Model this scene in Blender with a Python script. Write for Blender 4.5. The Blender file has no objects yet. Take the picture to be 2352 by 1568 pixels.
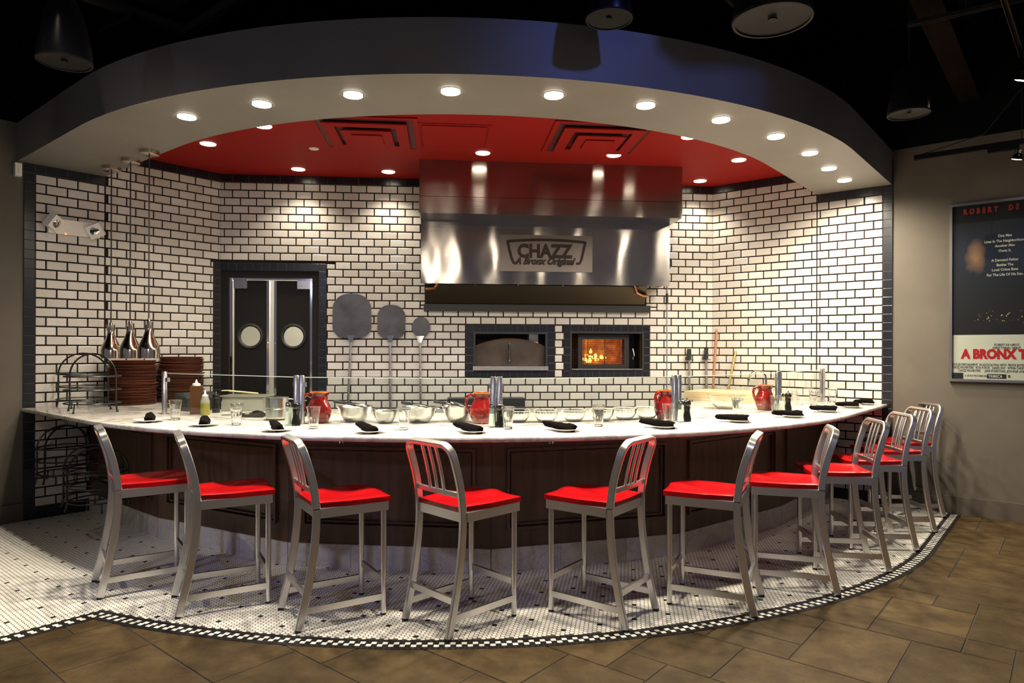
import bpy, bmesh, math, random
from mathutils import Vector, Matrix
random.seed(7)
PI = math.pi
SC = bpy.context.scene
COL = SC.collection

# ---------------------------------------------------------------- camera
EYE = 1.44
FPX = 1568.0
ROLL = 0.00308
cam_d = bpy.data.cameras.new('camera')
cam_d.sensor_width = 36.0
cam_d.lens = 24.0
cam_d.shift_y = 18.0 / 2352.0
cam_d.clip_end = 60
cam = bpy.data.objects.new('camera', cam_d)
COL.objects.link(cam)
cam.matrix_world = Matrix.Translation((0, 0, EYE)) @ Matrix.Rotation(PI / 2, 4, 'X') @ Matrix.Rotation(ROLL, 4, 'Z')
SC.camera = cam

# ---------------------------------------------------------------- world, exposure
world = bpy.data.worlds.new('world')
SC.world = world
world.use_nodes = True
world.node_tree.nodes['Background'].inputs[0].default_value = (0.75, 0.72, 0.85, 1)
world.node_tree.nodes['Background'].inputs[1].default_value = 0.15
SC.view_settings.view_transform = 'Standard'
SC.view_settings.look = 'None'
SC.view_settings.gamma = 1.0
SC.view_settings.use_curve_mapping = False
SC.view_settings.exposure = 0.22
SC.cycles.max_bounces = 6
SC.cycles.diffuse_bounces = 3
SC.cycles.glossy_bounces = 3
SC.cycles.transmission_bounces = 6
SC.cycles.transparent_max_bounces = 8
SC.cycles.caustics_reflective = False
SC.cycles.caustics_refractive = False

# ---------------------------------------------------------------- plan: two walls meet at a right angle, the corner is cut off by the back wall
C0 = Vector((-0.637, 9.816))
LV = Vector((-0.63842, -0.76969))      # along the left wall, towards the room
RV = Vector((0.76969, -0.63842))       # along the right wall, towards the room
CUT = 3.679                            # the back wall cuts both walls this far from the corner
CC = 1.40                              # centre of every arc, in (p, q)
Z_CTR, Z_SOF, Z_RED, Z_FAS, Z_CEIL = 0.94, 2.982, 3.222, 3.30, 4.35
ROW0, ROW, BRK = 0.022, 0.08, 0.159

def W(p, q):
    return C0 + LV * p + RV * q

def W3(p, q, z):
    v = W(p, q)
    return Vector((v.x, v.y, z))

def pol(r, th):
    """point on an arc of radius r round the bar's centre; th = 0 on the bar's axis, + to the right, radians (+-45 deg)"""
    return W(CC + r * math.cos(PI / 4 + th), CC + r * math.sin(PI / 4 + th))

def rim(r, n=48, ext0=0.0, ext1=0.0):
    """plan line parallel to the counter's edge: straight off the left wall, quarter arc, straight to the right wall"""
    pts = [W(CC + r, ext0)]
    k = int(max(2, (CC - ext0) / 0.1))
    pts += [W(CC + r, ext0 + (CC - ext0) * i / k) for i in range(1, k)]
    pts += [W(CC + r * math.cos(a), CC + r * math.sin(a)) for a in [PI / 2 * i / n for i in range(n + 1)]]
    k = int(max(2, (CC - ext1) / 0.1))
    pts += [W(CC - (CC - ext1) * i / k, CC + r) for i in range(1, k + 1)]
    return pts

BO = W(CUT, 0.0)
BE = W(0.0, CUT)
BU = (BE - BO).normalized()
BN = Vector((BU.y, -BU.x))
BLEN = (BE - BO).length

def unroll(x, y):
    return x + (y - 802.0) * ROLL, y - (x - 1176.0) * ROLL

def at(x, y, z):
    """plan point seen at photo pixel (x, y) when it lies at height z"""
    x, y = unroll(x, y)
    d = (EYE - z) * FPX / (y - 802.0)
    return Vector(((x - 1176.0) / FPX * d, d))

def on_plane(x, y, o, u, n, off=0.0):
    """(distance along u, height) of the point of a vertical plane seen at pixel (x, y)"""
    x, y = unroll(x, y)
    k = (x - 1176.0) / FPX
    oo = o + n * off
    t = (k * oo.y - oo.x) / (u.x - k * u.y)
    d = oo.y + t * u.y
    return t, EYE - (y - 802.0) / FPX * d

def back_uz(x, y, off=0.0):
    return on_plane(x, y, BO, BU, BN, off)

LO = W(5.295, 0.0)
LU, LN = -LV, RV
RO = W(0.0, CUT)
RU, RN = RV, LV

def left_uz(x, y, off=0.0):
    return on_plane(x, y, LO, LU, LN, off)

def right_uz(x, y, off=0.0):
    return on_plane(x, y, RO, RU, RN, off)

# ---------------------------------------------------------------- lamps that belong to no fixture in view (dining room track heads, plus added fill spots)
def spot(name, loc, target, watts, color, size, blend=0.6, radius=0.06, parent=None):
    d = bpy.data.lights.new(name, 'SPOT')
    d.energy = watts
    d.color = color
    d.spot_size = math.radians(size)
    d.spot_blend = blend
    d.shadow_soft_size = radius
    o = bpy.data.objects.new(name, d)
    COL.objects.link(o)
    o.location = loc
    v = Vector(target) - Vector(loc)
    o.rotation_euler = v.to_track_quat('-Z', 'Y').to_euler()
    if parent is not None:
        mw = Matrix.LocRotScale(o.location, o.rotation_euler, None)
        o.parent = parent
        o.matrix_parent_inverse = Matrix.Identity(4)
        o.matrix_basis = parent.matrix_basis.inverted() @ mw
    return o

WARM = (1.0, 0.885, 0.70)
COOL = (0.45, 0.50, 1.0)
spot('track_spot_floor_left', (-3.7, 2.5, 3.9), (-3.2, 4.0, 0.0), 130, WARM, 58, 0.5)
for k_, (x_, y_, tx_, ty_, e_) in enumerate(((-2.3, 2.5, -1.7, 3.75, 28), (-0.5, 2.2, -0.3, 3.55, 28), (1.2, 2.3, 0.95, 3.7, 28), (2.9, 3.1, 2.1, 4.4, 22), (4.2, 4.6, 3.1, 5.6, 14))):
    spot('track_spot_%d' % k_, (x_, y_, 3.95), (tx_, ty_, 0.0), e_, WARM, 56, 0.7, 0.05)
spot('dining_room_lamp', (-0.2, -0.9, 2.9), (0.0, 4.4, 0.4), 42, WARM, 66, 0.8, 0.12)  # added warm fill from behind the camera for bar front and stools
spot('track_spot_blue_fascia', (1.7, 1.3, 4.1), (0.80, 3.95, 3.15), 85, (0.16, 0.24, 1.0), 44, 0.9)
spot('track_spot_cool_fascia', (-2.6, 0.6, 2.6), (-1.7, 4.2, 3.1), 12, (0.6, 0.62, 1.0), 60, 0.9)  # added soft cool fill that lifts the left part of the fascia
spot('track_spot_left_wall', (-0.6, 0.6, 2.7), (-3.55, 6.25, 1.9), 105, (1.0, 0.90, 0.86), 34, 0.9)  # added fill to brighten the left tiled wall
spot('track_spot_blue_left', (-3.6, 0.9, 2.2), (-1.7, 4.0, 0.7), 90, COOL, 50, 0.8)
spot('track_spot_blue_right', (0.6, 0.2, 2.6), (1.0, 4.0, 0.45), 34, COOL, 40, 0.8)

# ---------------------------------------------------------------- materials
MAT = {}

def mat(name, col, rough=0.5, metal=0.0, spec=0.5, **k):
    m = bpy.data.materials.new(name)
    m.use_nodes = True
    b = m.node_tree.nodes['Principled BSDF']
    b.inputs['Base Color'].default_value = (*col, 1)
    b.inputs['Roughness'].default_value = rough
    b.inputs['Metallic'].default_value = metal
    b.inputs['Specular IOR Level'].default_value = spec
    for key, v in k.items():
        b.inputs[key.replace('_', ' ')].default_value = v
    MAT[name] = m
    return m

def nodes(m):
    t = m.node_tree
    return t, t.nodes, t.links, t.nodes['Principled BSDF']

def coords(m, scale=(1, 1, 1), kind='Object'):
    t, n, l, b = nodes(m)
    tc = n.new('ShaderNodeNewGeometry' if kind == 'Position' else 'ShaderNodeTexCoord')
    mp = n.new('ShaderNodeMapping')
    mp.inputs['Scale'].default_value = scale
    l.new(tc.outputs[kind], mp.inputs['Vector'])
    return mp.outputs['Vector']

def noise(m, vec, scale, detail=4, rough=0.55):
    t, n, l, b = nodes(m)
    x = n.new('ShaderNodeTexNoise')
    x.inputs['Scale'].default_value = scale
    x.inputs['Detail'].default_value = detail
    x.inputs['Roughness'].default_value = rough
    l.new(vec, x.inputs['Vector'])
    return x.outputs['Fac']

def ramp(m, fac, stops):
    t, n, l, b = nodes(m)
    r = n.new('ShaderNodeValToRGB')
    e = r.color_ramp.elements
    e[0].position, e[0].color = stops[0][0], (*stops[0][1], 1)
    e[1].position, e[1].color = stops[-1][0], (*stops[-1][1], 1)
    for p, c in stops[1:-1]:
        x = e.new(p)
        x.color = (*c, 1)
    l.new(fac, r.inputs['Fac'])
    return r.outputs['Color']

def bump(m, fac, strength, dist=0.01):
    t, n, l, b = nodes(m)
    x = n.new('ShaderNodeBump')
    x.inputs['Strength'].default_value = strength
    x.inputs['Distance'].default_value = dist
    l.new(fac, x.inputs['Height'])
    l.new(x.outputs['Normal'], b.inputs['Normal'])

def mix(m, a, c, fac, mode='MIX'):
    t, n, l, b = nodes(m)
    x = n.new('ShaderNodeMix')
    x.data_type = 'RGBA'
    x.blend_type = mode
    for v, s in ((fac, x.inputs[0]), (a, x.inputs[6]), (c, x.inputs[7])):
        if isinstance(v, (int, float)):
            s.default_value = v
        elif isinstance(v, tuple):
            s.default_value = (*v, 1)
        else:
            l.new(v, s)
    return x.outputs[2]

def setcol(m, sock):
    nodes(m)[2].new(sock, nodes(m)[3].inputs['Base Color'])

def per_piece(m, island=False):
    t, n, l, b = nodes(m)
    if island:
        g = n.new('ShaderNodeNewGeometry')
        return g.outputs['Random Per Island']
    o = n.new('ShaderNodeObjectInfo')
    return o.outputs['Random']

# glazed white brick, one look for the single bricks and one for the joined remainder
for isl in (False, True):
    m = mat('white_brick_rest' if isl else 'white_brick', (0.76, 0.72, 0.66), 0.22)
    r = per_piece(m, isl)
    base = ramp(m, r, [(0.0, (0.54, 0.505, 0.465)), (0.5, (0.61, 0.575, 0.535)), (1.0, (0.67, 0.64, 0.60))])
    v = coords(m, kind='Position')
    nz = noise(m, v, 22, 3)
    c = mix(m, base, (0.42, 0.37, 0.30), ramp(m, nz, [(0.55, (0, 0, 0)), (0.85, (0.35, 0.35, 0.35))]))
    setcol(m, c)
    bump(m, noise(m, v, 30, 2), 0.12, 0.004)
m = mat('grout', (0.024, 0.018, 0.015), 0.95, 0.0, 0.1)
m = mat('black_tile', (0.010, 0.011, 0.016), 0.24)
m = mat('black_grout', (0.075, 0.072, 0.075), 0.9, 0.0, 0.1)
m = mat('grey_plaster', (0.21, 0.180, 0.145), 0.75)
v = coords(m); setcol(m, ramp(m, noise(m, v, 2.2, 5), [(0.3, (0.105, 0.090, 0.070)), (0.7, (0.132, 0.114, 0.090))])); bump(m, noise(m, v, 60, 2), 0.08, 0.003)
m = mat('soffit_paint', (0.25, 0.232, 0.205), 0.5)
v = coords(m); setcol(m, ramp(m, noise(m, v, 1.6, 6), [(0.3, (0.190, 0.176, 0.155)), (0.7, (0.235, 0.220, 0.195))])); bump(m, noise(m, v, 5, 3), 0.06, 0.01)
m = mat('red_paint', (0.29, 0.0115, 0.0085), 0.7, 0.0, 0.12)
m = mat('red_paint_dark', (0.075, 0.005, 0.004), 0.6)  # red paint with the shade inside the vents put into its colour
m = mat('black_paint', (0.006, 0.006, 0.007), 0.8, 0.0, 0.05)
m = mat('soot_black', (0.010, 0.009, 0.009), 0.45)
m = mat('door_black', (0.008, 0.007, 0.007), 0.6, 0.0, 0.2)
m = mat('baseboard_paint', (0.10, 0.085, 0.068), 0.5)

def brushed(name, col, rough, aniso, wav=0.0, stretch=(1.2, 3, 260)):
    m = mat(name, col, rough, 1.0)
    t, n, l, b = nodes(m)
    b.inputs['Anisotropic'].default_value = aniso
    tg = n.new('ShaderNodeTangent')
    tg.direction_type = 'RADIAL'
    tg.axis = 'Z'
    l.new(tg.outputs['Tangent'], b.inputs['Tangent'])
    b.inputs['Anisotropic Rotation'].default_value = 0.25
    v = coords(m, stretch)
    nz = noise(m, v, 1.0, 3)
    rr = n.new('ShaderNodeMapRange')
    rr.inputs['To Min'].default_value = rough * 0.75
    rr.inputs['To Max'].default_value = rough * 1.3
    l.new(nz, rr.inputs['Value'])
    l.new(rr.outputs['Result'], b.inputs['Roughness'])
    if wav:
        bump(m, noise(m, coords(m, (2.3, 1, 1.5)), 1.0, 1), wav, 0.02)
    return m

brushed('hood_steel', (0.38, 0.345, 0.32), 0.135, 0.96, 0.6)
brushed('plate_steel', (0.24, 0.21, 0.195), 0.34, 0.6)
brushed('steel', (0.62, 0.60, 0.57), 0.25, 0.5)
m = mat('aluminium', (0.80, 0.785, 0.765), 0.30, 1.0)
v = coords(m, (300, 8, 8)); bump(m, noise(m, v, 1, 2), 0.05, 0.001)
mat('chrome', (0.72, 0.71, 0.70), 0.09, 1.0)
mat('smoked_chrome', (0.62, 0.54, 0.45), 0.13, 1.0)
mat('polished_steel', (0.72, 0.71, 0.70), 0.24, 1.0)
mat('rubber', (0.012, 0.012, 0.012), 0.6)
m = mat('red_lacquer', (0.36, 0.0025, 0.005), 0.22, 0.0, 0.4, Coat_Weight=0.3, Coat_Roughness=0.06)
m = mat('marble', (0.74, 0.71, 0.66), 0.13)
v = coords(m, (1, 1, 1))
w1 = noise(m, v, 1.7, 8, 0.65)
veins = ramp(m, w1, [(0.44, (0.64, 0.615, 0.565)), (0.495, (0.40, 0.375, 0.335)), (0.53, (0.64, 0.615, 0.565)), (0.75, (0.57, 0.545, 0.495))])
setcol(m, veins)
m = mat('plinth_marble', (0.45, 0.43, 0.40), 0.3)
v = coords(m, kind='Position')
w1 = noise(m, v, 5.0, 9, 0.68)
setcol(m, ramp(m, w1, [(0.38, (0.70, 0.665, 0.60)), (0.488, (0.62, 0.585, 0.525)), (0.498, (0.34, 0.31, 0.27)), (0.508, (0.64, 0.60, 0.54)), (0.70, (0.57, 0.535, 0.475))]))
m = mat('dark_wood', (0.042, 0.022, 0.014), 0.34)
v = coords(m, (26, 26, 1.4)); setcol(m, ramp(m, noise(m, v, 1.0, 6), [(0.3, (0.068, 0.031, 0.017)), (0.7, (0.135, 0.066, 0.036))]))
m = mat('pale_wood', (0.62, 0.46, 0.27), 0.5)
v = coords(m, (3, 3, 40)); setcol(m, ramp(m, noise(m, v, 1.0, 6), [(0.3, (0.56, 0.40, 0.22)), (0.7, (0.70, 0.55, 0.34))]))
m = mat('stick_wood', (0.30, 0.13, 0.05), 0.5)
m = mat('brass', (0.50, 0.36, 0.13), 0.3, 0.8)
m = mat('copper', (0.60, 0.28, 0.14), 0.3, 1.0)
m = mat('duct_rim', (0.05, 0.042, 0.034), 0.7, 0.0, 0.1)
m = mat('beam_wood', (0.050, 0.030, 0.020), 0.8, 0.0, 0.03)
v = coords(m, (2, 12, 12)); setcol(m, ramp(m, noise(m, v, 1.0, 5), [(0.3, (0.005, 0.003, 0.002)), (0.7, (0.012, 0.007, 0.005))]))
m = mat('terracotta', (0.20, 0.060, 0.030), 0.6)
setcol(m, ramp(m, per_piece(m), [(0.0, (0.085, 0.022, 0.010)), (1.0, (0.16, 0.050, 0.024))]))
m = mat('black_wire', (0.012, 0.012, 0.012), 0.35)
m = mat('napkin', (0.0045, 0.003, 0.003), 0.95, 0.0, 0.05)
v = coords(m); bump(m, noise(m, v, 90, 2), 0.3, 0.003)
m = mat('white_ceramic', (0.80, 0.785, 0.73), 0.12)
m = mat('red_glaze', (0.22, 0.006, 0.004), 0.10, Coat_Weight=0.5)
v = coords(m); setcol(m, ramp(m, noise(m, v, 55, 1), [(0.70, (0.22, 0.006, 0.004)), (0.76, (0.60, 0.35, 0.2))]))
m = mat('jug_rim', (0.45, 0.14, 0.02), 0.2)
m = mat('mill_black', (0.008, 0.008, 0.008), 0.1)
m = mat('salt', (0.86, 0.86, 0.82), 0.8)
m = mat('white_plastic', (0.90, 0.87, 0.80), 0.45)
m = mat('red_led', (1, 0.1, 0.03), 0.4, Emission_Color=(1, 0.12, 0.03, 1), Emission_Strength=6.0)
m = mat('orange_sauce', (0.075, 0.024, 0.005), 0.35)
m = mat('olive_oil', (0.45, 0.40, 0.06), 0.15, Transmission_Weight=0.5)
m = mat('clear_plastic', (0.45, 0.44, 0.38), 0.2, Transmission_Weight=0.45, IOR=1.3)
m = mat('dark_plastic', (0.016, 0.018, 0.020), 0.4)
m = mat('oven_steel', (0.20, 0.165, 0.13), 0.48, 0.9)
v = coords(m); setcol(m, ramp(m, noise(m, v, 4, 5), [(0.3, (0.055, 0.044, 0.036)), (0.7, (0.11, 0.09, 0.07))]))
m = mat('filter_steel', (0.075, 0.060, 0.045), 0.42, 1.0)
m = mat('peel_steel', (0.23, 0.235, 0.26), 0.42, 1.0)
v = coords(m); setcol(m, ramp(m, noise(m, v, 7, 4), [(0.3, (0.075, 0.075, 0.085)), (0.7, (0.12, 0.12, 0.135))]))
m = mat('glass', (1, 1, 1), 0.0, IOR=1.45, Transmission_Weight=1.0)
m = mat('hex_white', (0.78, 0.74, 0.66), 0.32)
setcol(m, ramp(m, per_piece(m), [(0.0, (0.78, 0.75, 0.68)), (1.0, (0.90, 0.87, 0.80))]))
m = mat('hex_white_rest', (0.78, 0.74, 0.66), 0.32)
setcol(m, ramp(m, per_piece(m, True), [(0.0, (0.78, 0.75, 0.68)), (1.0, (0.90, 0.87, 0.80))]))
m = mat('hex_black', (0.012, 0.011, 0.010), 0.3)
m = mat('floor_grout', (0.050, 0.040, 0.030), 0.85)
m = mat('slab_grout', (0.028, 0.022, 0.016), 0.9)
m = mat('stone_slab', (0.22, 0.155, 0.085), 0.6, 0.0, 0.12)
v = coords(m, kind='Position'); r = per_piece(m)
c = mix(m, ramp(m, noise(m, v, 3.2, 9, 0.72), [(0.30, (0.026, 0.015, 0.0055)), (0.5, (0.060, 0.039, 0.0165)), (0.72, (0.105, 0.071, 0.033))]), ramp(m, r, [(0, (0.78, 0.78, 0.76)), (1, (1.12, 1.10, 1.06))]), 1.0, 'MULTIPLY')
c = mix(m, c, (0.02, 0.012, 0.006), ramp(m, noise(m, v, 38, 3), [(0.66, (0, 0, 0)), (0.74, (0.6, 0.6, 0.6))]))
setcol(m, c); bump(m, noise(m, v, 9, 8, 0.7), 0.35, 0.012)
m = mat('poster_white', (0.70, 0.68, 0.64), 0.3)
m = mat('poster_red', (0.55, 0.012, 0.014), 0.35)
m = mat('poster_ink', (0.015, 0.015, 0.018), 0.4)
m = mat('poster_dim_red', (0.38, 0.03, 0.02), 0.4)
m = mat('sign_letter', (0.045, 0.034, 0.028), 0.5, 0.6)
m = mat('frame_silver', (0.62, 0.60, 0.56), 0.25, 1.0)
m = mat('lamp_lens', (1, 0.95, 0.85), 0.4, Emission_Color=(1, 0.90, 0.70, 1), Emission_Strength=9.0)
m.cycles.emission_sampling = 'NONE'
m = mat('cap_white', (0.75, 0.70, 0.62), 0.5)
m = mat('glass_edge', (0.62, 0.70, 0.64), 0.15)
m = mat('grille', (0.009, 0.008, 0.007), 0.6, 0.0, 0.2)
m = mat('bell_black', (0.008, 0.008, 0.009), 0.25)

# thin sheet glass: clear, with the mirror reflection that grows towards grazing view
m = bpy.data.materials.new('pane_glass'); m.use_nodes = True; MAT['pane_glass'] = m
t = m.node_tree; t.nodes.remove(t.nodes['Principled BSDF'])
tr = t.nodes.new('ShaderNodeBsdfTransparent'); tr.inputs[0].default_value = (0.93, 0.955, 0.93, 1)
gl = t.nodes.new('ShaderNodeBsdfGlossy'); gl.inputs['Roughness'].default_value = 0.0
lw = t.nodes.new('ShaderNodeLayerWeight'); lw.inputs['Blend'].default_value = 0.5
pw_ = t.nodes.new('ShaderNodeMath'); pw_.operation = 'POWER'; pw_.inputs[1].default_value = 4.0
fr = t.nodes.new('ShaderNodeMath'); fr.operation = 'MULTIPLY_ADD'; fr.inputs[1].default_value = 0.9; fr.inputs[2].default_value = 0.035
t.links.new(lw.outputs['Facing'], pw_.inputs[0]); t.links.new(pw_.outputs[0], fr.inputs[0])
mx = t.nodes.new('ShaderNodeMixShader')
t.links.new(fr.outputs[0], mx.inputs[0]); t.links.new(tr.outputs[0], mx.inputs[1]); t.links.new(gl.outputs[0], mx.inputs[2])
t.links.new(mx.outputs[0], t.nodes['Material Output'].inputs['Surface'])

# drinking glasses, bowls and shakers: thin clear glass with bright rims and a faint milky body
def thin_glass(name, tint, body, edge, power=2.5):
    m = bpy.data.materials.new(name); m.use_nodes = True; MAT[name] = m
    t = m.node_tree; t.nodes.remove(t.nodes['Principled BSDF'])
    tr = t.nodes.new('ShaderNodeBsdfTransparent'); tr.inputs[0].default_value = (*tint, 1)
    gl = t.nodes.new('ShaderNodeBsdfGlossy'); gl.inputs['Roughness'].default_value = 0.04
    df = t.nodes.new('ShaderNodeBsdfDiffuse'); df.inputs['Color'].default_value = (0.8, 0.8, 0.76, 1)
    lw = t.nodes.new('ShaderNodeLayerWeight'); lw.inputs['Blend'].default_value = 0.5
    pw = t.nodes.new('ShaderNodeMath'); pw.operation = 'POWER'; pw.inputs[1].default_value = power
    ma = t.nodes.new('ShaderNodeMath'); ma.operation = 'MULTIPLY_ADD'; ma.inputs[1].default_value = edge; ma.inputs[2].default_value = 0.05
    t.links.new(lw.outputs['Facing'], pw.inputs[0]); t.links.new(pw.outputs[0], ma.inputs[0])
    m1 = t.nodes.new('ShaderNodeMixShader'); m1.inputs[0].default_value = body
    t.links.new(tr.outputs[0], m1.inputs[1]); t.links.new(df.outputs[0], m1.inputs[2])
    m2 = t.nodes.new('ShaderNodeMixShader')
    t.links.new(ma.outputs[0], m2.inputs[0]); t.links.new(m1.outputs[0], m2.inputs[1]); t.links.new(gl.outputs[0], m2.inputs[2])
    t.links.new(m2.outputs[0], t.nodes['Material Output'].inputs['Surface'])
thin_glass('tumbler_glass', (0.96, 0.97, 0.96), 0.03, 0.75)
thin_glass('bowl_glass', (0.94, 0.95, 0.94), 0.10, 0.75)
thin_glass('green_glass', (0.86, 0.95, 0.88), 0.03, 0.6)

# glowing fire seen in the right-hand oven
m = mat('fire', (0.02, 0.01, 0.0), 0.8)
t, n, l, b = nodes(m)
v = coords(m, (1, 1, 1))
nz = noise(m, v, 9, 6, 0.6)
sx = n.new('ShaderNodeSeparateXYZ'); l.new(v, sx.inputs[0])
ad = n.new('ShaderNodeMath'); ad.operation = 'MULTIPLY_ADD'; l.new(sx.outputs['X'], ad.inputs[0]); ad.inputs[1].default_value = -0.45; l.new(nz, ad.inputs[2])
a2 = n.new('ShaderNodeMath'); a2.operation = 'MULTIPLY_ADD'; l.new(sx.outputs['Z'], a2.inputs[0]); a2.inputs[1].default_value = 0.15; l.new(ad.outputs[0], a2.inputs[2])
c = ramp(m, a2.outputs[0], [(0.30, (0.20, 0.022, 0.001)), (0.5, (0.62, 0.11, 0.006)), (0.66, (0.95, 0.30, 0.02)), (0.85, (1.0, 0.62, 0.08))])
l.new(c, b.inputs['Emission Color']); b.inputs['Emission Strength'].default_value = 0.85
m = mat('flame', (0.1, 0.05, 0.0), 0.8, Emission_Color=(1, 0.55, 0.10, 1), Emission_Strength=3.2)

# ---------------------------------------------------------------- mesh helpers
class MB:
    """collects shapes, then links them as one mesh object"""
    def __init__(s):
        s.v, s.f, s.mi = [], [], []

    def add(s, vs, fs, mi=0):
        o = len(s.v)
        s.v += [tuple(x) for x in vs]
        s.f += [tuple(o + i for i in f) for f in fs]
        s.mi += [mi] * len(fs)
        return s

    def box(s, x0, x1, y0, y1, z0, z1, mi=0, M=None):
        vs = [Vector(a) for a in ((x0, y0, z0), (x1, y0, z0), (x1, y1, z0), (x0, y1, z0), (x0, y0, z1), (x1, y0, z1), (x1, y1, z1), (x0, y1, z1))]
        if M is not None:
            vs = [M @ a for a in vs]
        return s.add(vs, [(0, 3, 2, 1), (4, 5, 6, 7), (0, 1, 5, 4), (1, 2, 6, 5), (2, 3, 7, 6), (3, 0, 4, 7)], mi)

    def tile(s, x0, x1, z0, z1, yb, yf, ch, mi=0):
        """wall tile: back open, chamfered front towards -y"""
        vs = [(x0, yb, z0), (x1, yb, z0), (x1, yb, z1), (x0, yb, z1),
              (x0, yf + ch * .6, z0), (x1, yf + ch * .6, z0), (x1, yf + ch * .6, z1), (x0, yf + ch * .6, z1),
              (x0 + ch, yf, z0 + ch), (x1 - ch, yf, z0 + ch), (x1 - ch, yf, z1 - ch), (x0 + ch, yf, z1 - ch)]
        fs = []
        for a in range(4):
            b = (a + 1) % 4
            fs += [(a, b, 4 + b, 4 + a), (4 + a, 4 + b, 8 + b, 8 + a)]
        fs.append((8, 9, 10, 11))
        return s.add(vs, fs, mi)

    def flat(s, x0, x1, y0, y1, z0, z1, ch, mi=0):
        """floor slab with chamfered upper edge"""
        vs = [(x0, y0, z0), (x1, y0, z0), (x1, y1, z0), (x0, y1, z0), (x0, y0, z1 - ch), (x1, y0, z1 - ch), (x1, y1, z1 - ch), (x0, y1, z1 - ch),
              (x0 + ch, y0 + ch, z1), (x1 - ch, y0 + ch, z1), (x1 - ch, y1 - ch, z1), (x0 + ch, y1 - ch, z1)]
        fs = [(8, 9, 10, 11)]
        for a in range(4):
            b = (a + 1) % 4
            fs += [(a, b, 4 + b, 4 + a), (4 + a, 4 + b, 8 + b, 8 + a)]
        return s.add(vs, fs, mi)

    def lathe(s, prof, seg=24, c=(0, 0, 0), mi=0, sx=1.0, sy=1.0, close=False):
        vs, fs = [], []
        n = len(prof)
        for k in range(seg):
            a = 2 * PI * k / seg
            vs += [(c[0] + r * sx * math.cos(a), c[1] + r * sy * math.sin(a), c[2] + z) for r, z in prof]
        for k in range(seg):
            k2 = (k + 1) % seg
            for j in range(n if close else n - 1):
                j2 = (j + 1) % n
                fs.append((k * n + j, k2 * n + j, k2 * n + j2, k * n + j2))
        return s.add(vs, fs, mi)

    def tube(s, path, r, seg=8, closed=False, mi=0, caps=True):
        path = [Vector(p) for p in path]
        n = len(path)
        vs, fs = [], []
        up = None
        for i in range(n):
            if closed:
                d = path[(i + 1) % n] - path[i - 1]
            else:
                d = path[min(i + 1, n - 1)] - path[max(i - 1, 0)]
            d.normalize()
            if up is None:
                up = Vector((0, 0, 1)) if abs(d.z) < 0.9 else Vector((1, 0, 0))
            a = d.cross(up)
            if a.length < 1e-5:
                a = d.cross(Vector((0, 1, 0)))
            a.normalize()
            b = a.cross(d).normalized()
            up = b
            rr = r[i] if isinstance(r, (list, tuple)) else r
            vs += [path[i] + a * rr * math.cos(2 * PI * k / seg) + b * rr * math.sin(2 * PI * k / seg) for k in range(seg)]
        m = n if closed else n - 1
        for i in range(m):
            i2 = (i + 1) % n
            for k in range(seg):
                k2 = (k + 1) % seg
                fs.append((i * seg + k, i * seg + k2, i2 * seg + k2, i2 * seg + k))
        if caps and not closed:
            fs.append(tuple(range(seg))[::-1])
            fs.append(tuple((n - 1) * seg + k for k in range(seg)))
        return s.add(vs, fs, mi)

    def ribbon(s, path, wdir, w, t, ch=0.003, mi=0, closed=False):
        """bar of rectangular section (w along wdir, t across) swept along a path lying in the plane normal to wdir"""
        path = [Vector(p) for p in path]
        wd = Vector(wdir).normalized()
        n = len(path)
        vs, fs = [], []
        sec = [(-w / 2 + ch, -t / 2), (w / 2 - ch, -t / 2), (w / 2, -t / 2 + ch), (w / 2, t / 2 - ch), (w / 2 - ch, t / 2), (-w / 2 + ch, t / 2), (-w / 2, t / 2 - ch), (-w / 2, -t / 2 + ch)]
        for i in range(n):
            d = (path[(i + 1) % n] - path[i - 1]) if closed else (path[min(i + 1, n - 1)] - path[max(i - 1, 0)])
            nn = wd.cross(d).normalized()
            vs += [path[i] + wd * a + nn * b for a, b in sec]
        for i in range(n if closed else n - 1):
            i2 = (i + 1) % n
            for k in range(8):
                fs.append((i * 8 + k, i * 8 + (k + 1) % 8, i2 * 8 + (k + 1) % 8, i2 * 8 + k))
        if not closed:
            fs.append(tuple(range(8))[::-1])
            fs.append(tuple((n - 1) * 8 + k for k in range(8)))
        return s.add(vs, fs, mi)

    def prism(s, poly, z0, z1, mi=0):
        """upright prism over a convex or simple plan polygon (counter-clockwise)"""
        n = len(poly)
        vs = [(p[0], p[1], z0) for p in poly] + [(p[0], p[1], z1) for p in poly]
        fs = [tuple(range(n))[::-1], tuple(range(n, 2 * n))]
        fs += [(i, (i + 1) % n, n + (i + 1) % n, n + i) for i in range(n)]
        return s.add(vs, fs, mi)

    def band(s, outer, inner, z0, z1, mi=0):
        """strip between two plan lines of equal length, extruded in z"""
        n = len(outer)
        vs = []
        for a, b in zip(outer, inner):
            vs += [(a[0], a[1], z0), (b[0], b[1], z0), (b[0], b[1], z1), (a[0], a[1], z1)]
        fs = []
        for i in range(n - 1):
            for k in range(4):
                fs.append((i * 4 + k, i * 4 + (k + 1) % 4, i * 4 + 4 + (k + 1) % 4, i * 4 + 4 + k))
        fs += [(0, 1, 2, 3), tuple((n - 1) * 4 + k for k in (3, 2, 1, 0))]
        return s.add(vs, fs, mi)

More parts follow.
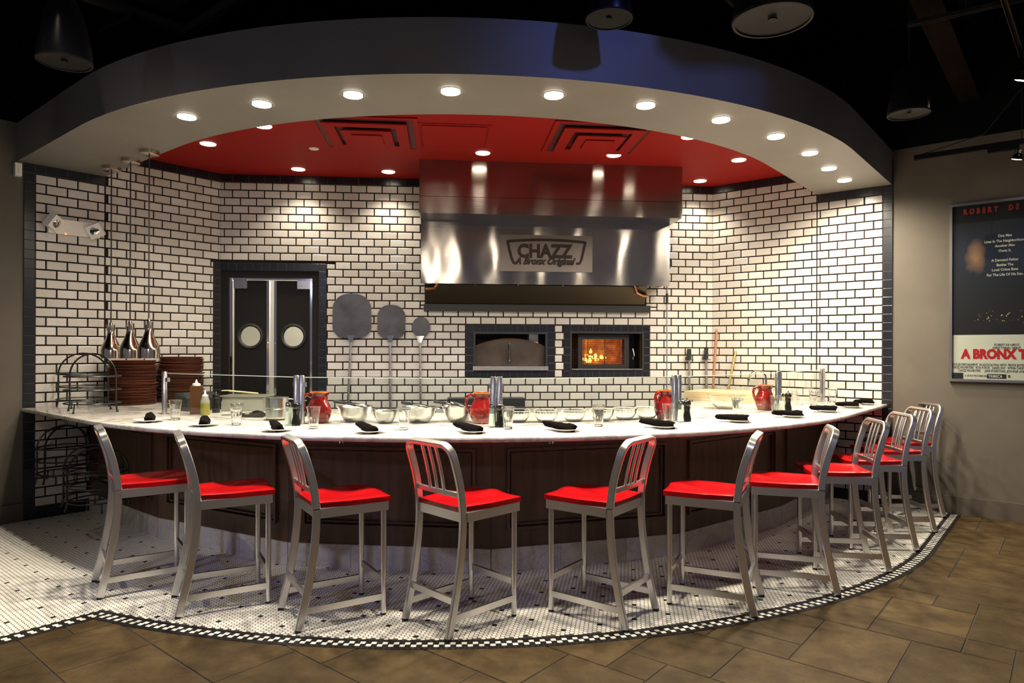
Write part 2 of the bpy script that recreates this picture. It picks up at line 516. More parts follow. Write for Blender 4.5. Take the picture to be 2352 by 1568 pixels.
    def mesh(s, name, mats, smooth=35):
        me = bpy.data.meshes.new(name)
        me.from_pydata(s.v, [], s.f)
        for m_ in (mats if isinstance(mats, (list, tuple)) else [mats]):
            me.materials.append(MAT[m_])
        if any(s.mi):
            me.polygons.foreach_set('material_index', s.mi)
        bm = bmesh.new(); bm.from_mesh(me); bmesh.ops.recalc_face_normals(bm, faces=bm.faces); bm.to_mesh(me); bm.free()
        if smooth:
            me.polygons.foreach_set('use_smooth', [True] * len(me.polygons))
            me.set_sharp_from_angle(angle=math.radians(smooth))
        me.update()
        return me

    def build(s, name, mats, parent=None, loc=(0, 0, 0), rot=(0, 0, 0), smooth=35):
        return place(name, s.mesh(name, mats, smooth), parent, loc, rot)

def place(name, data, parent=None, loc=(0, 0, 0), rot=(0, 0, 0)):
    o = bpy.data.objects.new(name, data)
    COL.objects.link(o)
    o.location = loc
    o.rotation_euler = rot
    if parent is not None:
        o.parent = parent
    return o

def tag(o, label, cat, group=None):
    o['label'] = label
    o['category'] = cat
    if group:
        o['group'] = group
    return o

def thing(name, label, cat, loc=(0, 0, 0), rotz=0.0, group=None):
    o = bpy.data.objects.new(name, None)
    COL.objects.link(o)
    o.location = loc
    o.rotation_euler = (0, 0, rotz)
    o.empty_display_size = 0.1
    return tag(o, label, cat, group)

def struct(o, label=None, cat=None):
    o['kind'] = 'structure'
    if label:
        o['label'] = label
    if cat:
        o['category'] = cat
    return o

def stuff(o):
    o['kind'] = 'stuff'
    return o

def ang(v):
    return math.atan2(v.y, v.x)

def copy_tree(o, loc, rotz, label, group=None):
    c = o.copy(); COL.objects.link(c); c.location = loc; c.rotation_euler = (0, 0, rotz)
    c['label'] = label
    if group:
        c['group'] = group
    for ch in o.children:
        d = ch.copy(); COL.objects.link(d); d.parent = c
        for g in ch.children:
            e = g.copy(); COL.objects.link(e); e.parent = d
    return c

def nth(i):
    return ['first', 'second', 'third', 'fourth', 'fifth', 'sixth', 'seventh', 'eighth', 'ninth', 'tenth', 'eleventh', 'twelfth', 'thirteenth'][i]

def text(name, body, size, m, parent, loc, rot, extrude=0.0, offset=0.0, align='LEFT', shear=0.0, sx=1.0, spacing=1.0, fit=None):
    """lettering as a real mesh; fit = exact width in metres"""
    c = bpy.data.curves.new(name, 'FONT')
    c.body = body; c.size = size; c.extrude = extrude; c.offset = offset; c.align_x = align; c.shear = shear; c.space_character = spacing
    c.resolution_u = 3
    tmp = bpy.data.objects.new(name, c)
    COL.objects.link(tmp)
    dg = bpy.context.evaluated_depsgraph_get()
    me = bpy.data.meshes.new_from_object(tmp.evaluated_get(dg))
    bpy.data.objects.remove(tmp)
    me.materials.clear(); me.materials.append(MAT[m])
    o = place(name, me, parent, loc, rot)
    if fit:
        xs = [v.co.x for v in me.vertices]
        sx = fit / (max(xs) - min(xs))
    o.scale = (sx, 1, 1)
    return o

# ================================================================ STRUCTURE
def cells(x0, x1, z0, z1, holes):
    """split a rectangle with rectangular holes into rectangles"""
    rects = [(x0, x1, z0, z1)]
    for h in holes:
        rects = [r for q in rects for r in subtract(q, h)]
    return rects

def subtract(r, h):
    x0, x1, z0, z1 = r
    a, b, c, d = max(x0, h[0]), min(x1, h[1]), max(z0, h[2]), min(z1, h[3])
    if a >= b or c >= d:
        return [r]
    out = []
    if z0 < c: out.append((x0, x1, z0, c))
    if d < z1: out.append((x0, x1, d, z1))
    if x0 < a: out.append((x0, a, c, d))
    if b < x1: out.append((b, x1, c, d))
    return out

TILE_CACHE = {}

def tile_mesh(kind, w, h, dep, ch, m):
    key = (kind, round(w, 3), round(h, 3))
    if key not in TILE_CACHE:
        TILE_CACHE[key] = MB().tile(-w / 2, w / 2, -h / 2, h / 2, 0, -dep, ch).mesh(kind, m, 30)
    return TILE_CACHE[key]

def lay_tiles(wall, rects, name, m, m_rest, gap, dep=0.011, ch=0.003, y=0.0, most=300):
    """rectangles (u0,u1,z0,z1) of a wall plane become single tiles; past the limit the smallest are joined"""
    rects = [(a + gap / 2, b - gap / 2, c + gap / 2, d - gap / 2) for a, b, c, d in rects]
    rects = [r for r in rects if r[1] - r[0] > 0.010 and r[3] - r[2] > 0.010]
    far = {r: ((wall.matrix_basis @ Vector(((r[0] + r[1]) / 2, 0, (r[2] + r[3]) / 2))) - cam.location).length for r in rects}
    rects.sort(key=lambda r: -((r[1] - r[0]) * (r[3] - r[2])) / far[r] ** 2)
    for a, b, c, d in rects[:most]:
        w, h = b - a, d - c
        o = place(name, tile_mesh(name, w, h, dep, ch, m), wall, ((a + b) / 2, y, (c + d) / 2))
        if w > 0.1 and m == 'white_brick':
            o.rotation_euler = (random.uniform(-.007, .007), random.uniform(-.006, .006), random.uniform(-.007, .007))
    rest = MB()
    for a, b, c, d in rects[most:]:
        rest.tile(a, b, c, d, y, y - dep, ch)
    if rest.f:
        stuff(rest.build(name + '_remainder', m_rest, wall, smooth=30))

def bed_under(wall, rects):
    mb = MB()
    for a, b, c, d in rects:
        mb.add([(a, -.0125, c), (b, -.0125, c), (b, -.0125, d), (a, -.0125, d)], [(0, 1, 2, 3)])
    mb.build('tile_bed', 'black_grout', wall, smooth=0)

def courses(u0, u1, phase_of, k0, k1, holes):
    out = []
    for k in range(k0, k1 + 1):
        z0 = ROW0 + k * ROW
        j = phase_of(k)
        while j > u0 - BRK: j -= BRK
        while j < u1:
            a, b = max(u0, j), min(u1, j + BRK)
            if b > a:
                rs = [(a, b, z0, z0 + ROW)]
                for h in holes:
                    rs = [x for r in rs for x in subtract(r, h)]
                out += rs
            j += BRK
    return out

def wall_root(name, o, u, boxes, m, label):
    mb = MB()
    for x0, x1, z0, z1 in boxes:
        mb.box(x0, x1, 0.0, 0.14, z0, z1)
    w = mb.build(name, m, None, (o.x, o.y, 0), (0, 0, ang(u)), smooth=0)
    struct(w, label, 'wall')
    return w

G = 0.0128      # grout joint
COLW = 0.080    # black edge column
# ---- left wall
wl = wall_root('wall_left', LO, LU, [(-6.0, 1.616, 0, Z_FAS)], 'grey_plaster', 'left wall, white brick tile beside taupe plaster')
MB().box(-COLW, 1.616, -0.004, 0.0, 0.0, Z_RED).build('grout_bed', 'grout', wl, smooth=0)
LS = 5.295 - (CC + 3.36)          # u where the soffit's inner edge meets the left wall
hid_l = [(0.42, 2, -1, 0.86)]
dz_top = back_uz(620, 604)[1]
dl_u = left_uz(489, 700)[0]
door_l = (dl_u, 2.0, -1, dz_top)
br = courses(0, LS, lambda k: 0 if k % 2 else -BRK / 2, 1, 35, hid_l) + courses(LS, 1.616, lambda k: 0 if k % 2 else -BRK / 2, 1, 38, hid_l + [door_l])
lay_tiles(wl, br, 'brick', 'white_brick', 'white_brick_rest', G, y=-0.004)
bt = [(-COLW, 0, ROW0 + ROW * k, ROW0 + ROW * (k + 1)) for k in range(0, 37)] + [(-COLW, 0, 0, ROW0)]
bt += [(max(0, -BRK / 2 + i * BRK), min(LS, -BRK / 2 + (i + 1) * BRK), ROW0 + ROW * 36, ROW0 + ROW * 37) for i in range(0, 5) if -BRK / 2 + i * BRK < LS]
bt += [(LS + i * BRK, min(1.616, LS + (i + 1) * BRK), ROW0 + ROW * 39, ROW0 + ROW * 40) for i in range(0, 8) if LS + i * BRK < 1.6]
bt += [(i * BRK, min(0.42, (i + 1) * BRK), 0.0, ROW0 + ROW) for i in range(0, 3)]
nrow = int((dz_top - 0.8) / 0.081) + 1
bt += [(dl_u, 1.612, dz_top - 0.081 * (i + 1), dz_top - 0.081 * i) for i in range(nrow)]
bed_under(wl, bt)
lay_tiles(wl, bt, 'black_tile', 'black_tile', 'black_tile', 0.005, dep=0.011, ch=0.0007, y=-0.004)

# ---- back wall with the kitchen doorway and two oven mouths
du0, du1 = 0.010, back_uz(733, 700)[0]
dz1 = back_uz(620, 622)[1]
sur_u1 = back_uz(750, 700)[0]
ov1 = (*[back_uz(x, 800)[0] for x in (1069, 1273)], back_uz(1170, 867)[1], back_uz(1170, 746)[1])
oi1 = (*[back_uz(x, 800)[0] for x in (1087, 1257)], back_uz(1170, 851)[1], back_uz(1170, 762)[1])
ov2 = (*[back_uz(x, 800)[0] for x in (1295, 1491)], back_uz(1393, 866)[1], back_uz(1393, 747)[1])
oi2 = (*[back_uz(x, 800)[0] for x in (1308, 1478)], back_uz(1393, 851)[1], back_uz(1393, 761)[1])
H_UP, H_LO = 0.765, 0.39         # how far the hood's two tiers stand off the wall
hu0 = on_plane(963, 430, BO, BU, BN, H_UP)[0]
hu1 = on_plane(1567, 430, BO, BU, BN, H_UP)[0]
HZ1, HZ2 = 2.72, 2.095           # underside of the upper tier, lower edge of the lower tier
HZB0, HZB1 = back_uz(1200, 716)[1], back_uz(1200, 703)[1]
door_r = (-0.1, sur_u1, -1, dz_top)
wb = wall_root('wall_back', BO, BU, cells(0, BLEN, 0, Z_FAS, [(du0, du1, -1, dz1), oi1, oi2]), 'grey_plaster', 'back wall of white glazed brick with ovens and kitchen doorway')
gb = MB()
for x0, x1, z0, z1 in cells(0, BLEN, 0, Z_RED, [(du0, du1, -1, dz1), oi1, oi2]):
    gb.box(x0, x1, -0.004, 0.0, z0, z1)
gb.build('grout_bed', 'grout', wb, smooth=0)
hood_hid = (hu0 + 0.10, hu1 - 0.14, HZB1, 4.0)
br = courses(0, BLEN, lambda k: 0.26 * BRK if k % 2 == 0 else 0.76 * BRK, 7, 38, [door_r, ov1, ov2, hood_hid])
lay_tiles(wb, br, 'brick', 'white_brick', 'white_brick_rest', G, y=-0.004)
bt = [(0.76 * BRK + (i - 1) * BRK, 0.76 * BRK + i * BRK, ROW0 + ROW * 39, ROW0 + ROW * 40) for i in range(0, 34)]
bt = [(max(0, a), min(BLEN, b), c, d) for a, b, c, d in bt if a < BLEN and not (a > hu0 + .2 and b < hu1 - .2)]
n = 12
bt += [(du1 * i / n + 0.0, du1 * (i + 1) / n, dz1, dz_top) for i in range(n)]
bt += [(du1, sur_u1, dz_top - 0.081 * (i + 1), dz_top - 0.081 * i) for i in range(nrow + 3)]
for o_, i_ in ((ov1, oi1), (ov2, oi2)):
    n = 12
    for k in range(n):
        a, b = o_[0] + (o_[1] - o_[0]) * k / n, o_[0] + (o_[1] - o_[0]) * (k + 1) / n
        bt += [(a, b, i_[3], o_[3]), (a, b, o_[2], i_[2])]
    n = 5
    for k in range(n):
        a, b = i_[2] + (i_[3] - i_[2]) * k / n, i_[2] + (i_[3] - i_[2]) * (k + 1) / n
        bt += [(o_[0], i_[0], a, b), (i_[1], o_[1], a, b)]
bed_under(wb, bt)
lay_tiles(wb, bt, 'black_tile', 'black_tile', 'black_tile', 0.005, dep=0.011, ch=0.0007, y=-0.004)

# ---- right wall
RC = 5.347 - CUT
RS = CC + 3.36 - CUT
wr = wall_root('wall_right', RO, RU, [(0, 7.0, 0, Z_FAS)], 'grey_plaster', 'right wall, white brick tile then taupe plaster')
MB().box(0, RC + COLW, -0.004, 0.0, 0.0, Z_RED).build('grout_bed', 'grout', wr, smooth=0)
hid_r = [(-1, 1.13, -1, 0.86)]
ph = lambda k: RC if k % 2 else RC - BRK / 2
br = courses(0, RS, ph, 1, 38, hid_r) + courses(RS, RC, ph, 1, 35, hid_r)
lay_tiles(wr, br, 'brick', 'white_brick', 'white_brick_rest', G, y=-0.004)
bt = [(RC, RC + COLW, ROW0 + ROW * k, ROW0 + ROW * (k + 1)) for k in range(0, 37)] + [(RC, RC + COLW, 0, ROW0)]
bt += [(max(0, RS - (i + 1) * BRK), RS - i * BRK, ROW0 + ROW * 39, ROW0 + ROW * 40) for i in range(0, 8) if RS - i * BRK > 0.01]
bt += [(max(RS, RC + BRK / 2 - (i + 1) * BRK), min(RC, RC + BRK / 2 - i * BRK), ROW0 + ROW * 36, ROW0 + ROW * 37) for i in range(0, 6) if RC + BRK / 2 - i * BRK > RS]
bt += [(RC - (i + 1) * BRK, RC - i * BRK, 0, ROW0 + ROW) for i in range(3)]
bed_under(wr, bt)
lay_tiles(wr, bt, 'black_tile', 'black_tile', 'black_tile', 0.005, dep=0.011, ch=0.0007, y=-0.004)

# black-painted upper walls and open ceiling
struct(MB().box(-6.0, 1.616, 0.0, 0.14, Z_FAS, Z_CEIL).build('wall_upper_left', 'black_paint', None, (LO.x, LO.y, 0), (0, 0, ang(LU)), 0), 'black painted upper left wall', 'wall')
struct(MB().box(0, BLEN, 0.0, 0.14, Z_FAS, Z_CEIL).build('wall_upper_back', 'black_paint', None, (BO.x, BO.y, 0), (0, 0, ang(BU)), 0), 'black painted upper wall above the red ceiling', 'wall')
struct(MB().box(0, 7.0, 0.0, 0.14, Z_FAS, Z_CEIL).build('wall_upper_right', 'black_paint', None, (RO.x, RO.y, 0), (0, 0, ang(RU)), 0), 'black painted upper right wall', 'wall')
quad = [W(-0.2, -0.2), W(11.5, -0.2), W(11.5, 11.0), W(-0.2, 11.0)]
struct(MB().prism([tuple(v) for v in quad], Z_CEIL, Z_CEIL + 0.1).build('ceiling', 'black_paint', smooth=0), 'open ceiling painted black', 'ceiling')

# baseboards on the plaster walls
struct(MB().box(-6.0, -COLW, -0.016, 0.0, 0.0, 0.15).build('baseboard_left', 'baseboard_paint', None, (LO.x, LO.y, 0), (0, 0, ang(LU)), 0), 'taupe baseboard on the left plaster wall', 'baseboard')
struct(MB().box(RC + COLW, 7.0, -0.016, 0.0, 0.0, 0.155).build('baseboard_right', 'baseboard_paint', None, (RO.x, RO.y, 0), (0, 0, ang(RU)), 0), 'taupe baseboard on the right plaster wall', 'baseboard')

# ---- curved soffit over the counter and the red ceiling inside it
so, si = rim(4.02, 64), rim(3.36, 64)
struct(MB().band(so, si, Z_SOF, Z_FAS).build('soffit', 'soffit_paint', smooth=40), 'curved grey soffit hanging above the counter', 'soffit')
redpoly = [W(CUT, 0)] + rim(3.45, 48) + [W(0, CUT)]
struct(MB().prism([tuple(v) for v in redpoly][::-1], Z_RED, Z_RED + 0.05).build('ceiling_recess', 'red_paint', smooth=0), 'red painted ceiling inside the curved soffit', 'ceiling')

# ---- floor: sub-floor, stone slabs, hexagon mosaic, checkered border
quad = [W(-0.1, -0.1), W(11.0, -0.1), W(11.0, 10.0), W(-0.1, 10.0)]
fl = struct(MB().prism([tuple(v) for v in quad], -0.06, -0.004).build('floor', 'slab_grout', smooth=0), 'restaurant floor of brown stone slabs and white hexagon mosaic', 'floor')
RI, RB = 4.470, 4.574
QC = 2.635
PMAX = 7.6

def inside(p, q, r):
    if p < CC: return q < CC + r
    if q < CC: return p < CC + r
    return math.hypot(p - CC, q - CC) < r

def in_mosaic(p, q, grow=0.0):
    return inside(p, q, RI + grow) or (q < QC + grow and p > 1)

def in_view(v, margin=0.7, near=2.2):
    return v.y > near and abs(v.x) < 0.76 * v.y + margin

# stone slabs on a 0.2035 m grid aligned with the walls
GM = 0.2035
occ = set()
sizes = [(3, 2), (2, 2), (2, 1), (1, 2), (3, 2), (2, 3), (1, 1), (2, 1), (2, 2)]
rs = random.Random(11)
for j in range(3, 48):
    for i in range(0, 45):
        if (i, j) in occ: continue
        order = sizes[:]
        rs.shuffle(order)
        order = sorted(order[:4], key=lambda s_: -s_[0] * s_[1] + rs.random() * 6)
        for w_, h_ in order + [(1, 1)]:
            if all((i + a, j + b) not in occ for a in range(w_) for b in range(h_)):
                break
        for a in range(w_):
            for b in range(h_):
                occ.add((i + a, j + b))
        p0, q0 = 0.01 + i * GM, -0.18 + j * GM
        cs = [(p0 + a * w_ * GM, q0 + b * h_ * GM) for a in (0, 1) for b in (0, 1)]
        if all(in_mosaic(p, q, 0.06) for p, q in cs): continue
        if not any(in_view(W(p, q)) for p, q in cs): continue
        key = ('slab', w_, h_)
        if key not in TILE_CACHE:
            TILE_CACHE[key] = MB().flat(-w_ * GM / 2 + .0038, w_ * GM / 2 - .0038, -h_ * GM / 2 + .0038, h_ * GM / 2 - .0038, -0.02, 0.0, 0.0025).mesh('stone_slab', 'stone_slab', 20)
        c = W(p0 + w_ * GM / 2, q0 + h_ * GM / 2)
        o = place('stone_slab', TILE_CACHE[key], fl, (c.x, c.y, rs.uniform(-.0012, 0)), (0, 0, ang(LV)))
        o.rotation_euler = (rs.uniform(-.002, .002), rs.uniform(-.002, .002), ang(LV))

# mortar bed of the mosaic
MZ = 0.0022
a0 = math.asin((QC + 0.104 - CC) / RB)
bed = [W(0, 0), W(PMAX, 0), W(PMAX, QC + 0.104)]
bed += [W(CC + RB * math.cos(a), CC + RB * math.sin(a)) for a in [a0 + (PI / 2 - a0) * i / 60 for i in range(61)]] + [W(0, CC + RB)]
MB().prism([tuple(v) for v in bed], -0.003, MZ - 0.0012).build('mosaic_bed', 'floor_grout', fl, smooth=0)

# hexagons
D = 0.026
hexs, HX = [], (D - 0.0036) / math.sqrt(3)
A1 = ang(-LV) - PI / 6
a1 = Vector((math.cos(A1), math.sin(A1))) * D
a2 = Vector((math.cos(A1 + PI / 3), math.sin(A1 + PI / 3))) * D
org = W(CC, CC)
Minv = Matrix(((LV.x, LV.y), (RV.x, RV.y)))
for i in range(-420, 421):
    for j in range(-420, 421):
        v = org + a1 * i + a2 * j
        if v.y < 2.3 or v.y > 6.9 or abs(v.x) > 0.76 * v.y + 0.5: continue
        d = v - C0
        p, q = d.dot(LV), d.dot(RV)
        if p < 0.02 or q < 0.02: continue
        if inside(p, q, 3.40): continue
        if in_mosaic(p, q, -0.008):
            hexs.append((v, (i % 8 == 0 and j % 8 == 0)))
hexs.sort(key=lambda h: h[0].length)

def hex_pts(v, r, z):
    return [(v.x + r * math.cos(A1 + PI / 6 + k * PI / 3), v.y + r * math.sin(A1 + PI / 6 + k * PI / 3), z) for k in range(6)]

def add_hex(mb, v):
    top, mid = hex_pts(v, HX - 0.0012, MZ), hex_pts(v, HX, MZ - 0.0012)
    mb.add(top + mid, [(0, 1, 2, 3, 4, 5)] + [(k, 6 + k, 6 + (k + 1) % 6, (k + 1) % 6) for k in range(6)])

one = {}
for blk in (False, True):
    mb = MB(); add_hex(mb, Vector((0, 0)))
    one[blk] = mb.mesh('hexagon_tile', 'hex_black' if blk else 'hex_white', 20)
for v, blk in hexs[:300]:
    place('hexagon_tile', one[blk], fl, (v.x, v.y, 0))
mw, mk = MB(), MB()
for v, blk in hexs[300:]:
    add_hex(mk if blk else mw, v)
mw.f and stuff(mw.build('white_hexagon_tiles', 'hex_white_rest', fl, smooth=20))
mk.f and stuff(mk.build('black_hexagon_tiles', 'hex_black', fl, smooth=20))

# checkered border, four courses
sq = []
BT, PITCH = 0.026, 0.0275
for r_ in range(4):
    rr = RI + BT * (r_ + 0.5)
    qq = QC + BT * (r_ + 0.5)
    ph0 = math.asin((qq - CC) / rr)
    pc = CC + rr * math.cos(ph0)
    n = int(rr * (PI / 2 - ph0) / PITCH)
    for k in range(n):
        a = ph0 + (PI / 2 - ph0) * (k + 0.5) / n
        v = W(CC + rr * math.cos(a), CC + rr * math.sin(a))
        t_ = LV * -math.sin(a) + RV * math.cos(a)
        sq.append((v, ang(t_), r_, k))
    n2 = int(CC / PITCH)
    for k in range(n2):
        sq.append((W(CC - (k + 0.5) * PITCH, CC + rr), ang(LV), r_, n + k))
    n3 = int((PMAX - pc) / PITCH)
    for k in range(n3):
        sq.append((W(pc + (k + 0.5) * PITCH, qq), ang(LV), r_, -k - 1))
sq = [s_ for s_ in sq if in_view(s_[0], 0.5)]
sq.sort(key=lambda s_: s_[0].length)
sm = {b_: MB().flat(-PITCH / 2 + .0012, PITCH / 2 - .0012, -BT / 2 + .0012, BT / 2 - .0012, -0.003, MZ + .0003, 0.0008).mesh('border_tile', 'hex_black' if b_ else 'hex_white', 40) for b_ in (False, True)}
rest = {False: MB(), True: MB()}
for n_, (v, a, r_, k) in enumerate(sq):
    blk = r_ in (0, 3) or (k + r_) % 2 == 0
    if n_ < 300:
        place('border_tile', sm[blk], fl, (v.x, v.y, 0), (0, 0, a))
    else:
        M = Matrix.Translation((v.x, v.y, 0)) @ Matrix.Rotation(a, 4, 'Z')
        mb = rest[blk]
        x_, y_ = PITCH / 2 - .0012, BT / 2 - .0012
        vs = [M @ Vector(c) for c in ((-x_, -y_, MZ + .0003), (x_, -y_, MZ + .0003), (x_, y_, MZ + .0003), (-x_, y_, MZ + .0003), (-x_, -y_, -.002), (x_, -y_, -.002), (x_, y_, -.002), (-x_, y_, -.002))]
        mb.add(vs, [(0, 1, 2, 3)] + [(a_, 4 + a_, 4 + (a_ + 1) % 4, (a_ + 1) % 4) for a_ in range(4)])
stuff(rest[False].build('white_border_tiles', 'hex_white_rest', fl, smooth=0))
stuff(rest[True].build('black_border_tiles', 'hex_black', fl, smooth=0))

# ================================================================ BUILT-INS
# ---- bar front: dark panelled wood on a marble plinth
RPL = 3.47
bar = thing('panelled_bar', 'dark brown panelled bar front on a marble plinth under the counter', 'bar', (0, 0, 0))
verts = [W(CC + RPL, 0.0)] + [W(CC + RPL * math.cos(a), CC + RPL * math.sin(a)) for a in [PI / 8 * i for i in range(5)]] + [W(0.0, CC + RPL)]
PH = 0.157
for a, b in zip(verts[:-1], verts[1:]):
    d = (b - a); ln = d.length; d.normalize()
    nrm = Vector((d.y, -d.x))
    if nrm.dot(a - W(CC, CC)) < 0: nrm = -nrm
    flip = 1 if Vector((-d.y, d.x)).dot(nrm) < 0 else -1     # local y points into the bar
    rot = (0, 0, ang(d))
    s_ = flip
    def bx(mb, x0, x1, y0, y1, z0, z1):
        mb.box(x0, x1, min(y0 * s_, y1 * s_), max(y0 * s_, y1 * s_), z0, z1)
    mb = MB(); bx(mb, 0, ln, 0.012, 0.05, PH - 0.01, 0.908)
    pn = mb.build('panel', 'dark_wood', bar, (a.x, a.y, 0), rot, smooth=0)
    mb = MB()
    for x0, x1, z0, z1 in ((0, 0.10, PH, .908), (ln - 0.10, ln, PH, .908), (0.10, ln - 0.10, PH, PH + 0.115), (0.10, ln - 0.10, .80, .908)):
        bx(mb, x0, x1, -0.004, 0.012, z0, z1)
    mb.build('stile_frame', 'dark_wood', pn, smooth=0)
    mb = MB()
    x0, x1, z0, z1 = 0.10, ln - 0.10, PH + 0.115, .80
    for ins, w_, pr in ((0.0, 0.018, -0.024), (0.030, 0.010, -0.010)):
        A, B, C_, D_ = x0 + ins, x1 - ins, z0 + ins, z1 - ins
        for q0, q1, r0, r1 in ((A, B, C_, C_ + w_), (A, B, D_ - w_, D_), (A, A + w_, C_ + w_, D_ - w_), (B - w_, B, C_ + w_, D_ - w_)):
            bx(mb, q0, q1, pr, 0.012, r0, r1)
    mb.build('moulding', 'dark_wood', pn, smooth=0)
    n = max(2, round(ln / 0.44))
    cut = [0.0] + [ln * (k + random.uniform(-.15, .15)) / n for k in range(1, n)] + [ln]
    for c0, c1 in zip(cut[:-1], cut[1:]):
        mb = MB(); bx(mb, c0 + .0012, c1 - .0012, -0.012, 0.02, 0.0, PH)
        mb.build('plinth_tile', 'plinth_marble', bar, (a.x, a.y, 0), rot, smooth=0)

# ---- marble counter top with a rounded nose
def counter_mesh():
    prof = [(-1.50, .94), (-0.012, .94), (-0.004, .938), (0.0, .932), (0.0, .918), (-0.006, .911), (-0.014, .91), (-1.50, .91)]
    lines = [rim(3.99 + r, 64, 0.022, 0.022) for r, z in prof]
    # the two inner lines stop short of the back wall
    vs, fs = [], []
    n = len(lines[0])
    for i in range(n):
        for (r, z), ln in zip(prof, lines):
            vs.append((ln[i].x, ln[i].y, z))
    m_ = len(prof)
    for i in range(n - 1):
        for k in range(m_):
            fs.append((i * m_ + k, i * m_ + (k + 1) % m_, (i + 1) * m_ + (k + 1) % m_, (i + 1) * m_ + k))
    fs += [tuple(range(m_)), tuple((n - 1) * m_ + k for k in range(m_))[::-1]]
    mb = MB(); mb.add(vs, fs)
    return mb
ctop = counter_mesh().build('counter_top', 'marble', smooth=40)
tag(ctop, 'long curved white marble counter top with rounded edge', 'countertop')

# ---- purse hooks under the counter
for i, (x, y) in enumerate([(570, 1020), (787, 1026), (1263, 1025), (1655, 1001), (1980, 960)]):
    v = on_ring = None
    # on the bar front plane, just below the top
    best = None
    for a, b in zip(verts[:-1], verts[1:]):
        d = (b - a).normalized(); nn = Vector((d.y, -d.x))
        t_, z_ = on_plane(x, y, a, d, nn, 0.0)
        if 0 <= t_ <= (b - a).length:
            best = (a + d * t_, d)
    if best is None: continue
    pt, d = best
    nn = Vector((d.y, -d.x))
    if nn.dot(pt - W(CC, CC)) < 0: nn = -nn
    hk = thing('purse_hook', nth(i) + ' chrome purse hook from the left under the counter edge', 'hook', (pt.x + nn.x * .005, pt.y + nn.y * .005, 0.80), ang(nn) - PI / 2, 'purse hooks under the counter')
    MB().box(-.013, .013, 0, .006, .02, .085).build('plate', 'chrome', hk)
    MB().tube([(0, .004, .04), (0, .03, .025), (0, .045, .03), (0, .05, .05)], .006, 8).build('prong', 'chrome', hk)
    MB().tube([(0, .004, .07), (0, .05, .075), (0, .065, .088)], .006, 8).build('upper_prong', 'chrome', hk)

# ---- glass sneeze guard on twin steel posts
RG = 3.44
def ring_hit(x, r):
    """plan point of the rim of radius r seen in photo column x (nearest to the camera)"""
    ln = rim(r, 200)
    k = (unroll(x, 900)[0] - 1176) / FPX
    best = None
    for a, b in zip(ln[:-1], ln[1:]):
        fa, fb = a.x - k * a.y, b.x - k * b.y
        if fa * fb <= 0 and fa != fb:
            v = a + (b - a) * (fa / (fa - fb))
            if best is None or v.y < best.y: best = v
    return best
posts = [ring_hit(x, RG) for x in (378, 687, 1140, 1554)]
posts += [W(1.02, CC + RG), W(0.10, CC + RG)]
p4 = ring_hit(1788, RG)
if p4: posts[4] = p4
GZ0, GZ1 = 0.955, 1.252
for i, v in enumerate(posts):
    r_ = (v - W(CC, CC)).normalized() if i < 5 else RV.copy()
    nm = ['leftmost', 'second', 'third', 'fourth', 'fifth', 'rightmost'][i]
    t = thing('guard_post', nm + ' twin tube steel post holding the glass guard, counted from the left', 'post', (v.x, v.y, Z_CTR), ang(r_), 'posts of the glass guard')
    for sg in ((-1, 1) if i else (0,)):
        MB().lathe([(0, 0), (.0195, 0), (.0195, .318), (.017, .323), (0, .323)], 20, (0, .0205 * sg, 0)).build('tube', 'polished_steel', t)
    MB().box(-.03, .03, -.045, .045, 0, .005).build('foot_plate', 'steel', t)
for i, (a, b) in enumerate(zip(posts[:-1], posts[1:])):
    d = (b - a); ln = d.length; d.normalize()
    t = thing('sneeze_guard', nth(i) + ' clear glass guard pane from the left, standing on the counter', 'glass guard', (a.x, a.y, 0), ang(d), 'panes of the glass guard')
    MB().box(0.042, ln - 0.042, -0.005, 0.005, GZ0, GZ1 - .004).build('pane', 'pane_glass', t, smooth=0)
    MB().box(0.042, ln - 0.042, -0.005, 0.005, GZ1 - .004, GZ1).build('polished_edge', 'glass_edge', t, smooth=0)
    for e_ in (.036, ln - .036):
        for z_ in (GZ0 + .05, GZ1 - .05):
            MB().box(e_ - .012, e_ + .012, -.011, .011, z_ - .015, z_ + .015).build('clamp', 'polished_steel', t, smooth=0)

# ---- kitchen swing doors in the back wall
kz = 0.9
dr_y = 0.05
BROT = (0, 0, ang(BU))
def on_back(name, label=None, cat=None):
    o = bpy.data.objects.new(name, None); COL.objects.link(o)
    o.location = (BO.x, BO.y, 0); o.rotation_euler = BROT
    return o
frame = MB()
for x0, x1, z0, z1 in ((du0, du0 + 0.075, 0, dz1), (du1 - 0.07, du1, 0, dz1), (du0 + .075, du1 - .07, dz1 - 0.07, dz1)):
    frame.box(x0, x1, 0.0, 0.12, z0, z1)
fr_ = frame.build('door_frame', 'door_black', None, (BO.x, BO.y, 0), BROT, 0)
struct(fr_, 'black door frame round the kitchen swing doors', 'door frame')
MB().box(du0 + .075, du0 + .10, 0.02, 0.06, 0, dz1 - .07).build('steel_channel', 'chrome', fr_, smooth=0)
MB().box(du1 - .095, du1 - .07, 0.02, 0.06, 0, dz1 - .07).build('steel_channel', 'chrome', fr_, smooth=0)
MB().box(du0 + .10, du1 - .095, 0.03, 0.06, dz1 - .09, dz1 - .07).build('steel_channel', 'chrome', fr_, smooth=0)
l0, l1 = du0 + .115, back_uz(617, 700, -.06)[0]
r0, r1 = back_uz(634, 700, -.06)[0], du1 - .105
pz = back_uz(575, 772, -.05)[1]
